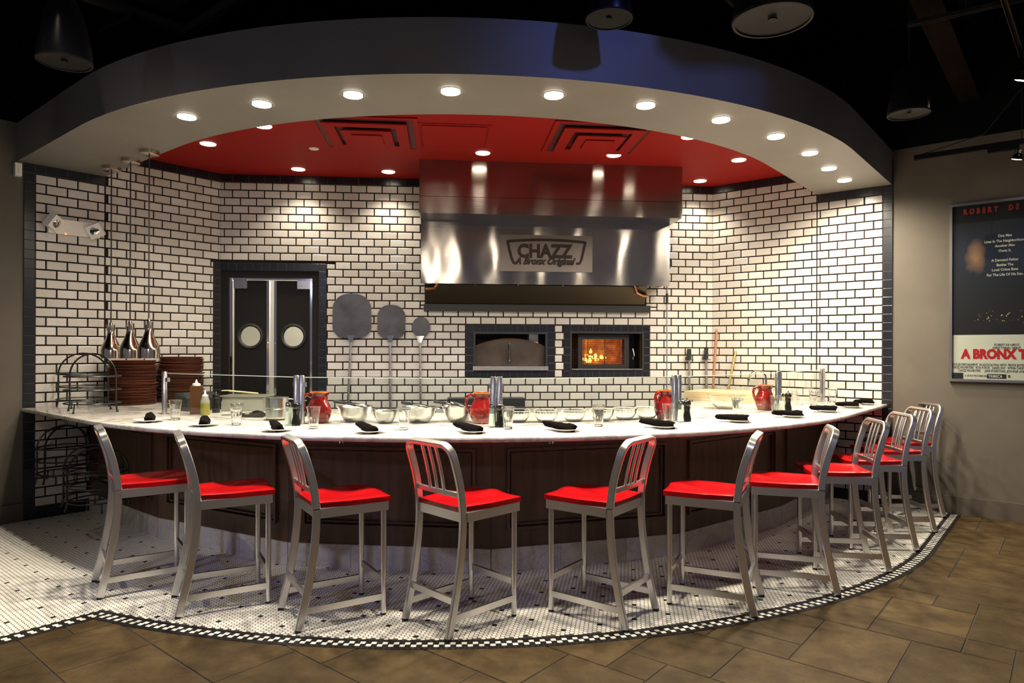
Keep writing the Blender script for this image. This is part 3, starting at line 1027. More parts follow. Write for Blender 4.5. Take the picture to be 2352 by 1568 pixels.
for i, (x0, x1, cx_) in enumerate(((l0, l1, back_uz(575, 772, -.05)[0]), (r0, r1, back_uz(674, 772, -.05)[0]))):
    mb = MB(); zt = dz1 - .095; RP = 0.105
    # leaf with a round hole: outer rectangle joined to the circle
    N = 32
    corner = []
    for k in range(N):
        a = 2 * PI * k / N + PI / 4
        c_, s_ = math.cos(a), math.sin(a)
        corner.append((cx_ + RP * c_, pz + RP * s_))
    hx0, hx1, hz0, hz1 = cx_ - .15, cx_ + .15, pz - .15, pz + .15
    sqr = []
    for k in range(N):
        a = 2 * PI * k / N + PI / 4
        c_, s_ = math.cos(a), math.sin(a)
        m_ = max(abs(c_), abs(s_))
        sqr.append((cx_ + .15 * c_ / m_, pz + .15 * s_ / m_))
    for yy in (0.05, 0.09):
        vs = [(u, yy, z) for u, z in sqr] + [(u, yy, z) for u, z in corner]
        mb.add(vs, [(k, (k + 1) % N, N + (k + 1) % N, N + k) for k in range(N)])
    mb.add([(u, .05, z) for u, z in corner] + [(u, .09, z) for u, z in corner], [(k, (k + 1) % N, N + (k + 1) % N, N + k) for k in range(N)])
    for a, b, c_, d_ in cells(x0, x1, 0.01, zt, [(hx0, hx1, hz0, hz1)]):
        mb.box(a, b, .05, .09, c_, d_)
    dr = mb.build('door_%d' % (i + 1), 'door_black', None, (BO.x, BO.y, 0), BROT, 20)
    struct(dr, ('left' if i == 0 else 'right') + ' leaf of the black kitchen swing doors with round window', 'door')
    mb = MB(); mb.tube([(cx_ + .118 * math.cos(2 * PI * k / 32), .045, pz + .118 * math.sin(2 * PI * k / 32)) for k in range(32)], .017, 8, True)
    mb.build('porthole_ring', 'rubber', dr)
    mb = MB(); pts = [(cx_ + .108 * math.cos(2 * PI * k / 32), .07, pz + .108 * math.sin(2 * PI * k / 32)) for k in range(32)]
    mb.add(pts, [tuple(range(32))]); mb.build('porthole_glass', 'pane_glass', dr, smooth=0)
    e = x1 if i == 0 else x0
    MB().box(e - .016, e + .010, .044, .095, .01, zt).build('edge_strip', 'chrome', dr, smooth=0)
    h0, h1 = ((x0 - .005, x0 + .13) if i == 0 else (x1 - .125, x1 + .005))
    MB().box(h0, h1, .036, .05, zt - .085, zt + .01).build('hinge_plate', 'steel', dr, smooth=0)
    for zz in (1.50, 1.0, .55):
        MB().lathe([(0, 0), (.006, 0), (.006, .004), (0, .006)], 10).build('screw', 'chrome', dr, (e - .003, .043, zz), (PI / 2, 0, 0))
# the kitchen behind: pale wall, side walls, floor-to-ceiling, with its own ceiling lamp
kb = MB()
kb.box(-1.2, 3.2, 2.2, 2.3, 0, 2.9).box(-1.3, -1.2, .16, 2.3, 0, 2.9).box(3.2, 3.3, .16, 2.3, 0, 2.9).box(-1.3, 3.3, .16, 2.3, 2.9, 3.0).box(-1.3, 3.3, .15, 2.3, -.06, 0)
struct(kb.build('wall_kitchen', 'white_plastic', None, (BO.x, BO.y, 0), BROT, 0), 'pale kitchen walls seen through the door windows', 'wall')
kd = bpy.data.lights.new('kitchen_lamp', 'POINT'); kd.energy = 60; kd.color = (1, .93, .78); kd.shadow_soft_size = .15
ko = bpy.data.objects.new('kitchen_lamp', kd); COL.objects.link(ko)
kp = BO + BU * 1.4 - BN * 1.3; ko.location = (kp.x, kp.y, 2.6)
MB().box(1.35, 1.95, 1.4, 1.9, 0, 1.55).build('kitchen_shelf', 'steel', bpy.data.objects['wall_kitchen'], smooth=0)

# ---- pizza ovens set in the wall
def oven(name, label, oi, fire):
    t = thing(name, label, 'oven', (BO.x, BO.y, 0), ang(BU), 'pizza ovens in the back wall')
    x0, x1, z0, z1 = oi
    mb = MB()
    mb.box(x0, x1, .36, .38, z0, z1).box(x0 - .02, x0, 0, .38, z0, z1).box(x1, x1 + .02, 0, .38, z0, z1).box(x0 - .02, x1 + .02, 0, .38, z1, z1 + .02).box(x0 - .02, x1 + .02, 0, .38, z0 - .02, z0)
    mb.build('liner', 'soot_black', t, smooth=0)
    mb = MB(); f_ = .022
    for a, b, c_, d_ in ((x0, x0 + f_, z0, z1), (x1 - f_, x1, z0, z1), (x0 + f_, x1 - f_, z1 - f_, z1), (x0 + f_, x1 - f_, z0, z0 + f_)):
        mb.box(a, b, -.022, .03, c_, d_)
    mb.build('mouth_frame', 'dark_plastic', t, smooth=0)
    w_, h_ = x1 - x0, z1 - z0
    if not fire:
        # arched steel door filling the mouth
        N = 20
        top = [(x0 + .02 + (w_ - .04) * k / N, z0 + h_ * (.62 + .20 * (1 - (2 * k / N - 1) ** 2))) for k in range(N + 1)]
        for y0 in (.05,):
            poly = [(x0 + .02, z0 + .05)] + [(x1 - .02, z0 + .05)] + top[::-1]
            vs = [(u, .06, z) for u, z in poly] + [(u, .075, z) for u, z in poly]
            n = len(poly)
            mb = MB(); mb.add(vs, [tuple(range(n)), tuple(range(n, 2 * n))[::-1]] + [(k, (k + 1) % n, n + (k + 1) % n, n + k) for k in range(n)])
            mb.build('door', 'oven_steel', t, smooth=0)
        MB().tube([(u, .055, z + .004) for u, z in top], .005, 6).build('copper_edge', 'copper', t)
        mb = MB(); hx = x0 + w_ * .49
        pth = [(hx, .055, z0 + .09), (hx, .02, z0 + .10), (hx - .004, .015, z0 + .2), (hx, .02, z0 + .285), (hx, .055, z0 + .295)]
        mb.tube(pth, .008, 8)
        hd = mb.build('handle', 'steel', t)
        mb = MB()
        for k in range(14):
            zz = z0 + .12 + k * .012
            mb.lathe([(.009, -.004), (.013, 0), (.009, .004)], 10, (hx - .003, .017, zz))
        mb.build('grip_coil', 'soot_black', hd)
        MB().box(x0 - .005, x1 + .005, -.05, .05, z0 + .005, z0 + .048).build('sill', 'steel', t, smooth=0)
    else:
        MB().box(x0 + f_, x1 - f_, -.028, -.02, z0 + .012, z0 + .02).build('sill', 'steel', t, smooth=0)
        gx0, gx1, gz0, gz1 = x0 + w_ * .19, x0 + w_ * .76, z0 + h_ * .155, z0 + h_ * .80
        mb = MB(); e = .05
        for a, b, c_, d_ in ((gx0 - e, gx0, gz0 - e, gz1 + e), (gx1, gx1 + e, gz0 - e, gz1 + e), (gx0, gx1, gz1, gz1 + e), (gx0, gx1, gz0 - e, gz0)):
            mb.box(a, b, .06, .09, c_, d_)
        dr = mb.build('door', 'soot_black', t, smooth=0)
        MB().box(gx0 - .07, gx1 + .09, .09, .10, gz0 - .07, gz1 + .07).build('door_back', 'soot_black', dr, smooth=0) if False else None
        # hot chamber behind the window
        mb = MB(); n = 6
        mb.add([(0, 0, 0), (gx1 - gx0, 0, 0), (gx1 - gx0, 0, gz1 - gz0), (0, 0, gz1 - gz0)], [(0, 1, 2, 3)])
        mb.build('glowing_chamber', 'fire', t, (gx0, .16, gz0), smooth=0)
        mb = MB()
        rr = random.Random(4)
        for k in range(26):
            fx = gx0 + .02 + abs(rr.gauss(0, .5)) * (gx1 - gx0) * .55
            if fx > gx1 - .05: continue
            fz = gz0 + .03 + abs(rr.gauss(0, .055))
            s_ = rr.uniform(.006, .024)
            mb.lathe([(0, -s_), (s_ * .8, -s_ * .4), (s_ * .5, s_ * .5), (0, s_ * 1.5)], 8, (fx, .145, fz))
        mb.build('flames', 'flame', t); t.children[-1]['kind'] = 'stuff'
        for k in range(13):
            zz = gz0 + (gz1 - gz0) * (k + .5) / 13
            MB().tube([(gx0, .055, zz), (gx1, .055, zz)], .0028, 6).build('grate_bar', 'soot_black', dr)
        for xx in (gx0 + .012, gx0 + .055, (gx0 + gx1) / 2 + .01):
            MB().tube([(xx, .05, gz0), (xx, .05, gz1)], .004, 6).build('grate_post', 'soot_black', dr)
        MB().tube([(gx1 + .09, .05, gz0 + .07), (gx1 + .10, .03, gz0 + .10), (gx1 + .09, .05, gz0 + .17)], .006, 8).lathe([(0, 0), (.009, .004), (.009, .012), (0, .016)], 10, (gx1 + .09, .04, gz0 + .055)).build('handle', 'steel', t)
        d_ = bpy.data.lights.new('oven_glow', 'POINT'); d_.energy = 1.2; d_.color = (1, .42, .08); d_.shadow_soft_size = .05
        o_ = bpy.data.objects.new('oven_glow', d_); COL.objects.link(o_); o_.parent = t; o_.location = ((gx0 + gx1) / 2, .12, (gz0 + gz1) / 2)
    return t
oven('pizza_oven', 'left oven mouth closed by an arched steel door with coil handle', oi1, False)
oven('pizza_oven', 'right oven mouth with an orange fire behind a barred window', oi2, True)

# ---- stainless hood
hood = thing('extractor_hood', 'large brushed steel extractor hood over the ovens with name plate', 'hood', (BO.x, BO.y, 0), ang(BU))
MB().box(hu0, hu1, -H_UP, -.02, HZ1 + .16, Z_RED).build('upper_tier', 'hood_steel', hood, smooth=0)
MB().box(hu0 - .001, hu1 + .001, -H_UP - .004, -.02, HZ1, HZ1 + .155).build('seam_band', 'hood_steel', hood, smooth=0)
MB().box(hu0 + .001, hu1 - .001, -H_UP + .003, -.02, HZ1 + .154, HZ1 + .161).build('seam', 'soot_black', hood, smooth=0)
mb = MB()
mb.box(hu0, hu1, -H_LO, -H_LO + .015, HZ2, HZ1).box(hu0, hu0 + .012, -H_LO + .015, -.012, HZ2 + .10, HZ1).box(hu1 - .012, hu1, -H_LO + .015, -.012, HZ2 + .02, HZ1)
mb.box(hu0 + .012, hu1 - .012, -H_LO + .015, -.012, HZ2 + .12, HZ2 + .13)
mb.build('lower_tier', 'hood_steel', hood, smooth=0)
# sloping filter panel under the canopy, drip rail on the wall
mb = MB(); ys = -.03
mb.add([(hu0 + .03, ys, HZB1), (hu1 - .16, ys, HZB1), (hu1 - .16, -.14, HZ2 + .02), (hu0 + .03, -.14, HZ2 + .02)], [(0, 1, 2, 3)])
mb.add([(hu0 + .03, -.14, HZ2 + .02), (hu1 - .16, -.14, HZ2 + .02), (hu1 - .16, -.14, HZ2 + .12), (hu0 + .03, -.14, HZ2 + .12)], [(0, 1, 2, 3)])
mb.build('filter_panel', 'filter_steel', hood, smooth=0)
MB().box(hu0 + .02, hu1 - .10, -.06, -.016, HZB0, HZB1 + .012).build('drip_rail', 'soot_black', hood, smooth=0)
MB().box(hu0 + .05, hu1 - .25, -.145, -.142, HZ2 + .012, HZ2 + .02).build('rivet_strip', 'soot_black', hood, smooth=0)
for xx in (.55, 1.0, 1.47):
    MB().lathe([(0, 0), (.006, 0), (0, .004)], 8).build('rivet', 'chrome', hood, (hu0 + xx, -.147, HZ2 + .016), (PI / 2, 0, 0))
pz_ = HZ2 - .02
MB().tube([(hu1 - .33, -.25, HZ2 + .12), (hu1 - .33, -.25, HZ2 + .02), (hu1 - .30, -.22, HZ2 - .06), (hu1 - .22, -.16, HZ2 - .085), (hu1 - .15, -.12, HZ2 - .085)], .016, 10).build('copper_pipe', 'copper', hood)
MB().tube([(hu0 + .16, -.25, HZ2 + .12), (hu0 + .16, -.25, HZ2 + .0), (hu0 + .13, -.22, HZ2 - .035), (hu0 + .05, -.16, HZ2 - .04)], .016, 10).build('copper_pipe', 'copper', hood)
# name plate with raised letters
pl0, pz1 = on_plane(1148.5, 540, BO, BU, BN, H_LO)
pl1, pz0 = on_plane(1360, 625, BO, BU, BN, H_LO)
pz1 = on_plane(1254, 540.5, BO, BU, BN, H_LO)[1]; pz0 = on_plane(1254, 624, BO, BU, BN, H_LO)[1]
pw, phh = pl1 - pl0, pz1 - pz0
sign = MB().box(pl0, pl1, -H_LO - .014, -H_LO - .002, pz0, pz1).build('name_plate', 'plate_steel', hood, smooth=0)
def sg(u, v):  # fractions of the plate
    return (pl0 + pw * u, -H_LO - .017, pz1 - phh * v)
TR = (PI / 2, 0, 0)
def letter_h(fr): return phh * fr
tx = text('plate_lettering', 'CHAZZ', phh * .50, 'sign_letter', sign, (pl0 + pw * .185, -H_LO - .016, pz1 - phh * .608), TR, .003, .0085, fit=pw * .60)
tx = text('plate_script', 'A Bronx Original', phh * .25, 'sign_letter', sign, (pl0 + pw * .16, -H_LO - .016, pz1 - phh * .80), TR, .003, .0055, shear=.4, fit=pw * .67)
N = 24
arc = [sg(.082 + .836 * k / N, .185 - .055 * (1 - (2 * k / N - 1) ** 2)) for k in range(N + 1)]
MB().ribbon(arc, (0, 1, 0), .006, phh * .072, .0005).build('plate_outline', 'sign_letter', sign)
MB().ribbon([sg(.078, .16), sg(.10, .42), sg(.125, .66), sg(.145, .77), sg(.19, .775)], (0, 1, 0), .006, phh * .072, .0005).build('plate_outline', 'sign_letter', sign)
MB().ribbon([sg(.922, .17), sg(.90, .42), sg(.878, .66), sg(.860, .765), sg(.82, .77)], (0, 1, 0), .006, phh * .072, .0005).build('plate_outline', 'sign_letter', sign)
# switch and cable right of the hood
cv = thing('thermostat_cable', 'thin grey cable with a black box running down the tiles beside the hood', 'cable', (BO.x, BO.y, 0), ang(BU))
cu, cz = back_uz(1531, 650); 
MB().tube([(cu, -.022, back_uz(1531, 600)[1]), (cu, -.022, .8)], .005, 6).build('cable', 'steel', cv)
MB().box(cu - .03, cu + .03, -.05, -.016, back_uz(1531, 617)[1], back_uz(1531, 594)[1]).build('switch_box', 'dark_plastic', cv)
MB().lathe([(0, 0), (.012, 0), (.012, .11), (0, .11)], 10, (cu, -.022, back_uz(1531, 698)[1])).build('plug', 'dark_plastic', cv)

# ---- downlights
def downlight(name, label, group, v, z, r, drop, watts, size, blend):
    t = thing(name, label, 'downlight', (v.x, v.y, z), 0, group)
    MB().lathe([(r * .80, -drop * .3), (r, -drop * .3), (r, 0.0), (r * .80, 0.0)], 28, close=True).build('trim_ring', 'chrome' if drop > .01 else 'cap_white', t)
    MB().lathe([(0, -drop - .006), (r * .7, -drop - .003), (r * .93, -drop), (r * .93, -drop * .35), (0, -drop * .35)], 28).build('lens', 'lamp_lens', t)
    d = bpy.data.lights.new(name + '_beam', 'SPOT'); d.energy = watts; d.color = WARM; d.spot_size = math.radians(size); d.spot_blend = blend; d.shadow_soft_size = r * .8
    o = bpy.data.objects.new(name + '_beam', d); COL.objects.link(o); o.parent = t; o.location = (0, 0, -drop - .02)
    return t
E_RING, E_RED = 150.0, 46.0
for i, (x, y) in enumerate([(429, 271), (601, 242), (811, 221), (1035, 213), (1272, 222), (1483, 245), (1656, 278), (1782, 316), (1860, 354), (1904, 389), (1940, 416)]):
    v = at(x, y, Z_SOF - .012)
    downlight('soffit_downlight', nth(i) + ' bright round downlight from the left in the grey curved soffit', 'downlights in the soffit', v, Z_SOF, .062, .0105, E_RING, 170, 1.0)
RED = [(478, 331), (605, 290), (685, 389), (892, 395), (1109, 352), (1410, 357), (1583, 315), (1697, 368), (1608, 416)]
RLAB = ['leftmost recessed lamp in the red ceiling, near the curved soffit', 'recessed lamp half hidden by the soffit at the left of the red ceiling', 'recessed lamp in the red ceiling above the kitchen doors',
        'recessed lamp in the red ceiling above the pizza peels', 'recessed lamp in the red ceiling left of centre above the hood', 'recessed lamp beside the right vent in the red ceiling',
        'recessed lamp half hidden by the soffit at the right of the red ceiling', 'rightmost recessed lamp in the red ceiling', 'recessed lamp in the red ceiling right of the hood near the tiles']
for i, (x, y) in enumerate(RED):
    v = at(x, y, Z_RED - .004)
    downlight('recessed_lamp', RLAB[i], 'recessed lamps in the red ceiling', v, Z_RED, .068, .006, E_RED, 115, .7)
v = at(721, 341, Z_RED)
tag(MB().lathe([(0, -.006), (.04, -.006), (.044, -.002), (.044, 0), (0, 0)], 24).build('sprinkler_cap', 'cap_white', None, (v.x, v.y, Z_RED)), 'small white sprinkler cap in the red ceiling', 'sprinkler cap')

# ---- ceiling air vents and access hatch
def vent(label, px, sz):
    c = at(px[0], px[1], Z_RED)
    t = thing('air_vent', label, 'vent', (c.x, c.y, Z_RED), ang(BU), 'air vents in the red ceiling')
    for k, (s0, s1, z) in enumerate(((sz, sz - .04, -.012), (sz - .09, sz - .18, -.035), (sz - .22, sz - .30, -.05))):
        mb = MB()
        for a, b, c_, d_ in ((-s0, s0, s1, s0), (-s0, s0, -s0, -s1), (-s0, -s1, -s1, s1), (s1, s0, -s1, s1)):
            mb.add([(a, c_, z + .0), (b, c_, z), (b, d_, z), (a, d_, z), (a, c_, z + .012), (b, c_, z + .012), (b, d_, z + .012), (a, d_, z + .012)], [(0, 1, 2, 3), (4, 5, 6, 7), (0, 1, 5, 4), (1, 2, 6, 5), (2, 3, 7, 6), (3, 0, 4, 7)])
        mb.build('louvre_frame', 'red_paint', t, smooth=0)
    MB().box(-sz + .30, sz - .30, -sz + .30, sz - .30, -.062, -.052).build('centre_plate', 'red_paint', t, smooth=0)
    MB().box(-sz + .03, sz - .03, -sz + .03, sz - .03, -.008, -.001).build('dark_throat', 'red_paint_dark', t, smooth=0)  # darker red plate paints in the shade behind the louvres
vent('left square red air vent in the ceiling', (846, 305), .42)
vent('right square red air vent in the ceiling', (1372, 317), .42)
c = at(1043, 312, Z_RED)
hh = thing('access_hatch', 'flush red access hatch between the two ceiling vents', 'hatch', (c.x, c.y, Z_RED), ang(BU))
MB().box(-.26, .26, -.27, .27, -.010, 0).build('hatch_panel', 'red_paint', hh, smooth=0)
mb = MB()
for a, b, c_, d_ in ((-.30, .30, .285, .31), (-.30, .30, -.31, -.285), (-.30, -.275, -.285, .285), (.275, .30, -.285, .285)):
    mb.box(a, b, c_, d_, -.006, 0)
mb.build('hatch_frame', 'red_paint', hh, smooth=0)

# ================================================================ STOOLS
def seat_mesh():
    mb = MB(); n = 16; w, d0, d1 = 0.398, -0.188, 0.218
    def top(u, v):   # u across -1..1, v front to back 0..1 (0 = back)
        dish = max(0.0, 1 - (abs(u) / .86) ** 3) * max(0.0, 1 - ((v - .40) / .46) ** 2) if abs(u) < .86 and abs(v - .40) < .46 else 0.0
        ridge = math.exp(-(u / .22) ** 2) * max(0, (v - .45)) * .022
        edge = min(1.0, (1 - abs(u)) / .06, v / .05 + .0, (1 - v) / .06)
        return 0.648 - .016 * dish + ridge - .006 * (1 - max(0, edge))
    vs, fs = [], []
    for j in range(n + 1):
        for i in range(n + 1):
            u, v = -1 + 2 * i / n, j / n
            ww = w / 2 * (1 - .155 * max(0, 1 - v * 2.2) ** 1.0)
            yy = d0 + (d1 - d0) * v
            if abs(u) == 1 and v in (0, 1): ww *= .975
            vs.append((u * ww, yy, top(u, v)))
    for j in range(n):
        for i in range(n):
            a = j * (n + 1) + i
            fs.append((a, a + 1, a + n + 2, a + n + 1))
    ring = [i for i in range(n + 1)] + [(j + 1) * (n + 1) - 1 for j in range(1, n + 1)] + [n * (n + 1) + i for i in range(n - 1, -1, -1)] + [j * (n + 1) for j in range(n - 1, 0, -1)]
    o = len(vs)
    for r in ring:
        x, y, z = vs[r]
        vs.append((x, y, .616))
    k = len(ring)
    for i in range(k):
        fs.append((ring[i], ring[(i + 1) % k], o + (i + 1) % k, o + i))
    fs.append(tuple(range(o, o + k))[::-1])
    mb.add(vs, fs)
    return mb

def make_stool():
    t = thing('bar_stool', '', 'stool', (0, 0, 0), 0, 'aluminium stools along the counter')
    hw = 0.180
    seat_mesh().build('seat', 'red_lacquer', t, smooth=55)
    # side profile shared by rear legs and back: splayed foot, bowed forward at the seat, leaning back above
    KN = [(.0, -.274), (.15, -.238), (.30, -.208), (.45, -.188), (.57, -.181), (.66, -.186), (.76, -.203), (.86, -.231), (.98, -.272)]
    def y_of(z):
        for k in range(len(KN) - 1):
            (z0, y0), (z1, y1) = KN[k], KN[k + 1]
            if z <= z1 or k == len(KN) - 2:
                m0 = (KN[k + 1][1] - KN[max(k - 1, 0)][1]) / (KN[k + 1][0] - KN[max(k - 1, 0)][0])
                k2 = min(k + 2, len(KN) - 1)
                m1 = (KN[k2][1] - KN[k][1]) / (KN[k2][0] - KN[k][0])
                h = z1 - z0; u = (z - z0) / h
                return (2 * u ** 3 - 3 * u ** 2 + 1) * y0 + (u ** 3 - 2 * u ** 2 + u) * h * m0 + (-2 * u ** 3 + 3 * u ** 2) * y1 + (u ** 3 - u ** 2) * h * m1
    rear = [(y_of(z), z) for z in [.012 + .604 * k / 14 for k in range(15)]]
    for s_ in (-1, 1):
        lg = MB().ribbon([(s_ * hw, y, z) for y, z in rear], (1, 0, 0), .023, .040, .004).build('leg', 'aluminium', t, smooth=30)
        MB().box(s_ * hw - .010, s_ * hw + .010, -.288, -.260, 0, .014).build('foot_glide', 'rubber', lg)
        fg = MB().lathe([(0, .012), (.0155, .012), (.0155, .575), (0, .575)], 12, (s_ * (hw - .004), .185, 0)).build('leg', 'aluminium', t)
        MB().lathe([(0, 0), (.014, 0), (.014, .013), (0, .013)], 12, (s_ * (hw - .004), .185, 0)).build('foot_glide', 'rubber', fg)
    # back loop: continues the rear legs upward with rounded top corners
    cr = .062
    zs = [.612 + (.898 - .612) * k / 8 for k in range(9)]
    pth = [(-hw, y_of(z), z) for z in zs]
    for k in range(1, 8):
        a = PI / 2 * k / 7
        z = .898 + cr * math.sin(a)
        pth.append((-hw + cr * (1 - math.cos(a)), y_of(z), z))
    loop = pth + [(-x, y, z) for x, y, z in pth][::-1]
    # section: 40 mm deep, square to the local lean of the back, 23 mm thick in the plane of the loop
    vs, fs = [], []
    n = len(loop); ch = .004; w_, t_ = .040, .023
    sec = [(-w_ / 2 + ch, -t_ / 2), (w_ / 2 - ch, -t_ / 2), (w_ / 2, -t_ / 2 + ch), (w_ / 2, t_ / 2 - ch), (w_ / 2 - ch, t_ / 2), (-w_ / 2 + ch, t_ / 2), (-w_ / 2, t_ / 2 - ch), (-w_ / 2, -t_ / 2 + ch)]
    for i in range(n):
        p = Vector(loop[i])
        d = (Vector(loop[min(i + 1, n - 1)]) - Vector(loop[max(i - 1, 0)])).normalized()
        sl = (y_of(p.z + .01) - y_of(p.z - .01)) / .02
        dep = Vector((0, 1, -sl)).normalized()
        inn = dep.cross(d).normalized()
        vs += [p + dep * a + inn * b for a, b in sec]
    for i in range(n - 1):
        for k in range(8):
            fs.append((i * 8 + k, i * 8 + (k + 1) % 8, i * 8 + 8 + (k + 1) % 8, i * 8 + 8 + k))
    fs += [tuple(range(8))[::-1], tuple((n - 1) * 8 + k for k in range(8))]
    mb = MB(); mb.add(vs, fs); mb.build('back_frame', 'aluminium', t, smooth=30)
    yb = y_of(.705)
    MB().ribbon([(x, yb - .012 * (1 - (x / hw) ** 2), .705) for x in [-hw + hw * 2 * k / 8 for k in range(9)]], (0, 0, 1), .028, .014, .003).build('crossbar', 'aluminium', t, smooth=30)
    for x in (-.056, 0.0, .056):
        MB().ribbon([(x, y_of(z) - .010 * (1 - (z - .705) / .25), z) for z in (.71, .78, .86, .955)], (1, 0, 0), .019, .012, .003).build('slat', 'aluminium', t, smooth=30)
    mb = MB()
    for s_ in (-1, 1):
        mb.box(s_ * .187 - .011, s_ * .187 + .011, -.165, .205, .568, .616)
    mb.box(-.176, .176, .186, .207, .568, .616).box(-.176, .176, -.190, -.172, .568, .616)
    mb.build('seat_frame', 'aluminium', t, smooth=0)
    for s_ in (-1, 1):
        MB().box(s_ * hw - .008, s_ * hw + .008, -.250, .185, .085, .118).build('stretcher', 'aluminium', t, smooth=0)
    MB().box(-hw, hw, -.239, -.223, .165, .198).build('stretcher', 'aluminium', t, smooth=0)
    MB().box(-hw, hw, .178, .194, .170, .203).build('stretcher', 'aluminium', t, smooth=0)
    return t

HWF = .360
def stool_spot(i):
    pairs = [((221, 1337), (232, 1375)), ((404, 1371), (413, 1420)), ((648.5, 1400), (688, 1453)), ((936, 1425.7), (1030, 1471)), ((1503, 1402), (1434, 1451)), ((1746, 1369.6), (1729.5, 1420))]
    if i < 6:
        a, b = at(*pairs[i][0], 0), at(*pairs[i][1], 0)
        d = (b - a).normalized()
        f = Vector((-d.y, d.x)) if i < 4 else Vector((d.y, -d.x))
        m_ = (a + b) / 2
    else:
        px, f = [((1921.6, 1369.6), (-.954, .299)), ((2039.5, 1315.5), (-.99, .13)), ((2103, 1266), (-.997, .07)), ((2145, 1223.8), (-.999, .03)), ((2165.7, 1189), (-.999, .03))][i - 6]
        f = Vector(f).normalized()
        m_ = at(*px, 0) + Vector((f.y, -f.x)) * (HWF / 2)
    return m_ + f * .265, ang(f) - PI / 2
SLAB = ['leftmost aluminium stool with red seat, below the wire racks', 'second aluminium stool from the left, red seat seen side-on', 'third aluminium stool from the left, red seat turned to the right',
        'fourth stool from the left, its slatted back nearest the viewer', 'fifth stool from the left, slatted back turned away to the right', 'sixth stool from the left, standing on the checkered border',
        'seventh stool from the left, red seat seen from the side', 'eighth stool from the left, first of the four overlapping at the right', 'ninth stool from the left in the overlapping row at the right',
        'tenth stool from the left, last but one before the plaster wall', 'rightmost stool, standing against the taupe plaster wall']
st = make_stool()
for i in range(11):
    v, a = stool_spot(i)
    if i == 0:
        st.location = (v.x, v.y, MZ); st.rotation_euler = (0, 0, a); st['label'] = SLAB[0]
    else:
        copy_tree(st, (v.x, v.y, MZ), a, SLAB[i])

# ================================================================ THINGS ON THE COUNTER
def put(x, y, r=0.0):
    v = at(x, y, Z_CTR)
    return v + v.normalized() * r
def outward(v):
    d = v - W(CC, CC)
    return math.atan2(d.x, -d.y)

PLATES = [(342, 969), (468, 978), (637, 990), (850, 994), (1087, 994), (1299, 990), (1525, 983), (1697, 969), (1823, 958), (1903, 946), (1956, 936), (1992, 929)]
plate_me = MB().lathe([(0, .004), (.050, .004), (.060, .009), (.090, .016), (.092, .0185), (.088, .0185), (.058, .0115), (0, .0085)], 40).mesh('plate', 'white_ceramic', 40)

def napkin_mesh(seed):
    r = random.Random(seed)
    mb = MB(); L_ = .215; n = 14; seg = 18
    vs, fs = [], []
    for i in range(n + 1):
        t_ = i / n
        y = -L_ / 2 + L_ * t_
        rad = (.0185 + .005 * math.sin(PI * min(1, t_ * 1.1)) + .005 * (t_ < .25)) * (1 + r.uniform(-.06, .06))
        if i in (0, n): rad *= .90
        for k in range(seg):
            a = 2 * PI * k / seg
            fold = 1 + .10 * math.sin(3 * a + t_ * 4 + seed) + .05 * math.sin(7 * a + seed)
            vs.append((rad * 1.15 * fold * math.cos(a), y + .008 * math.sin(2 * a + seed), max(0, .021 + rad * .95 * fold * math.sin(a))))
    for i in range(n):
        for k in range(seg):
            fs.append((i * seg + k, i * seg + (k + 1) % seg, (i + 1) * seg + (k + 1) % seg, (i + 1) * seg + k))
    # spiral ends, slightly sunk
    for i0 in (0, n):
        c = len(vs)
        vs.append((0, (-L_ / 2 + .014) if i0 == 0 else (L_ / 2 - .014), .021))
        fs += [(i0 * seg + k, i0 * seg + (k + 1) % seg, c) for k in range(seg)]
    # loose outer flap
    for k in range(7):
        y = -L_ / 2 + .02 + k * .027
        vs += [(.018, y, .034 + .004 * math.sin(k + seed)), (.031, y + .006, .020), (.038, y + .010, .006)]
    o = len(vs) - 21
    for k in range(6):
        for j in range(2):
            fs.append((o + k * 3 + j, o + k * 3 + j + 1, o + k * 3 + 4 + j, o + k * 3 + 3 + j))
    mb.add(vs, fs)
    return mb
naps = [napkin_mesh(s).mesh('napkin', 'napkin', 60) for s in (1, 2, 3)]
for i, (x, y) in enumerate(PLATES):
    v = put(x, y)
    where = nth(i) + ' place setting from the left'
    tag(place('side_plate', plate_me, None, (v.x, v.y, Z_CTR)), 'small white round plate of the ' + where, 'plate', 'side plates on the counter')
    th = outward(v) + math.radians(45)
    if i == 0: th = math.radians(26)
    if i == 1: th = math.radians(22)
    d = Vector((math.sin(th), -math.cos(th)))
    nv = v - d * .045
    o = place('rolled_napkin', naps[i % 3], None, (nv.x, nv.y, Z_CTR + .010), (0.10 if i < 7 else .05, 0, ang(d) + PI / 2))
    tag(o, 'rolled dark napkin on the plate of the ' + where, 'napkin', 'rolled napkins on the plates')

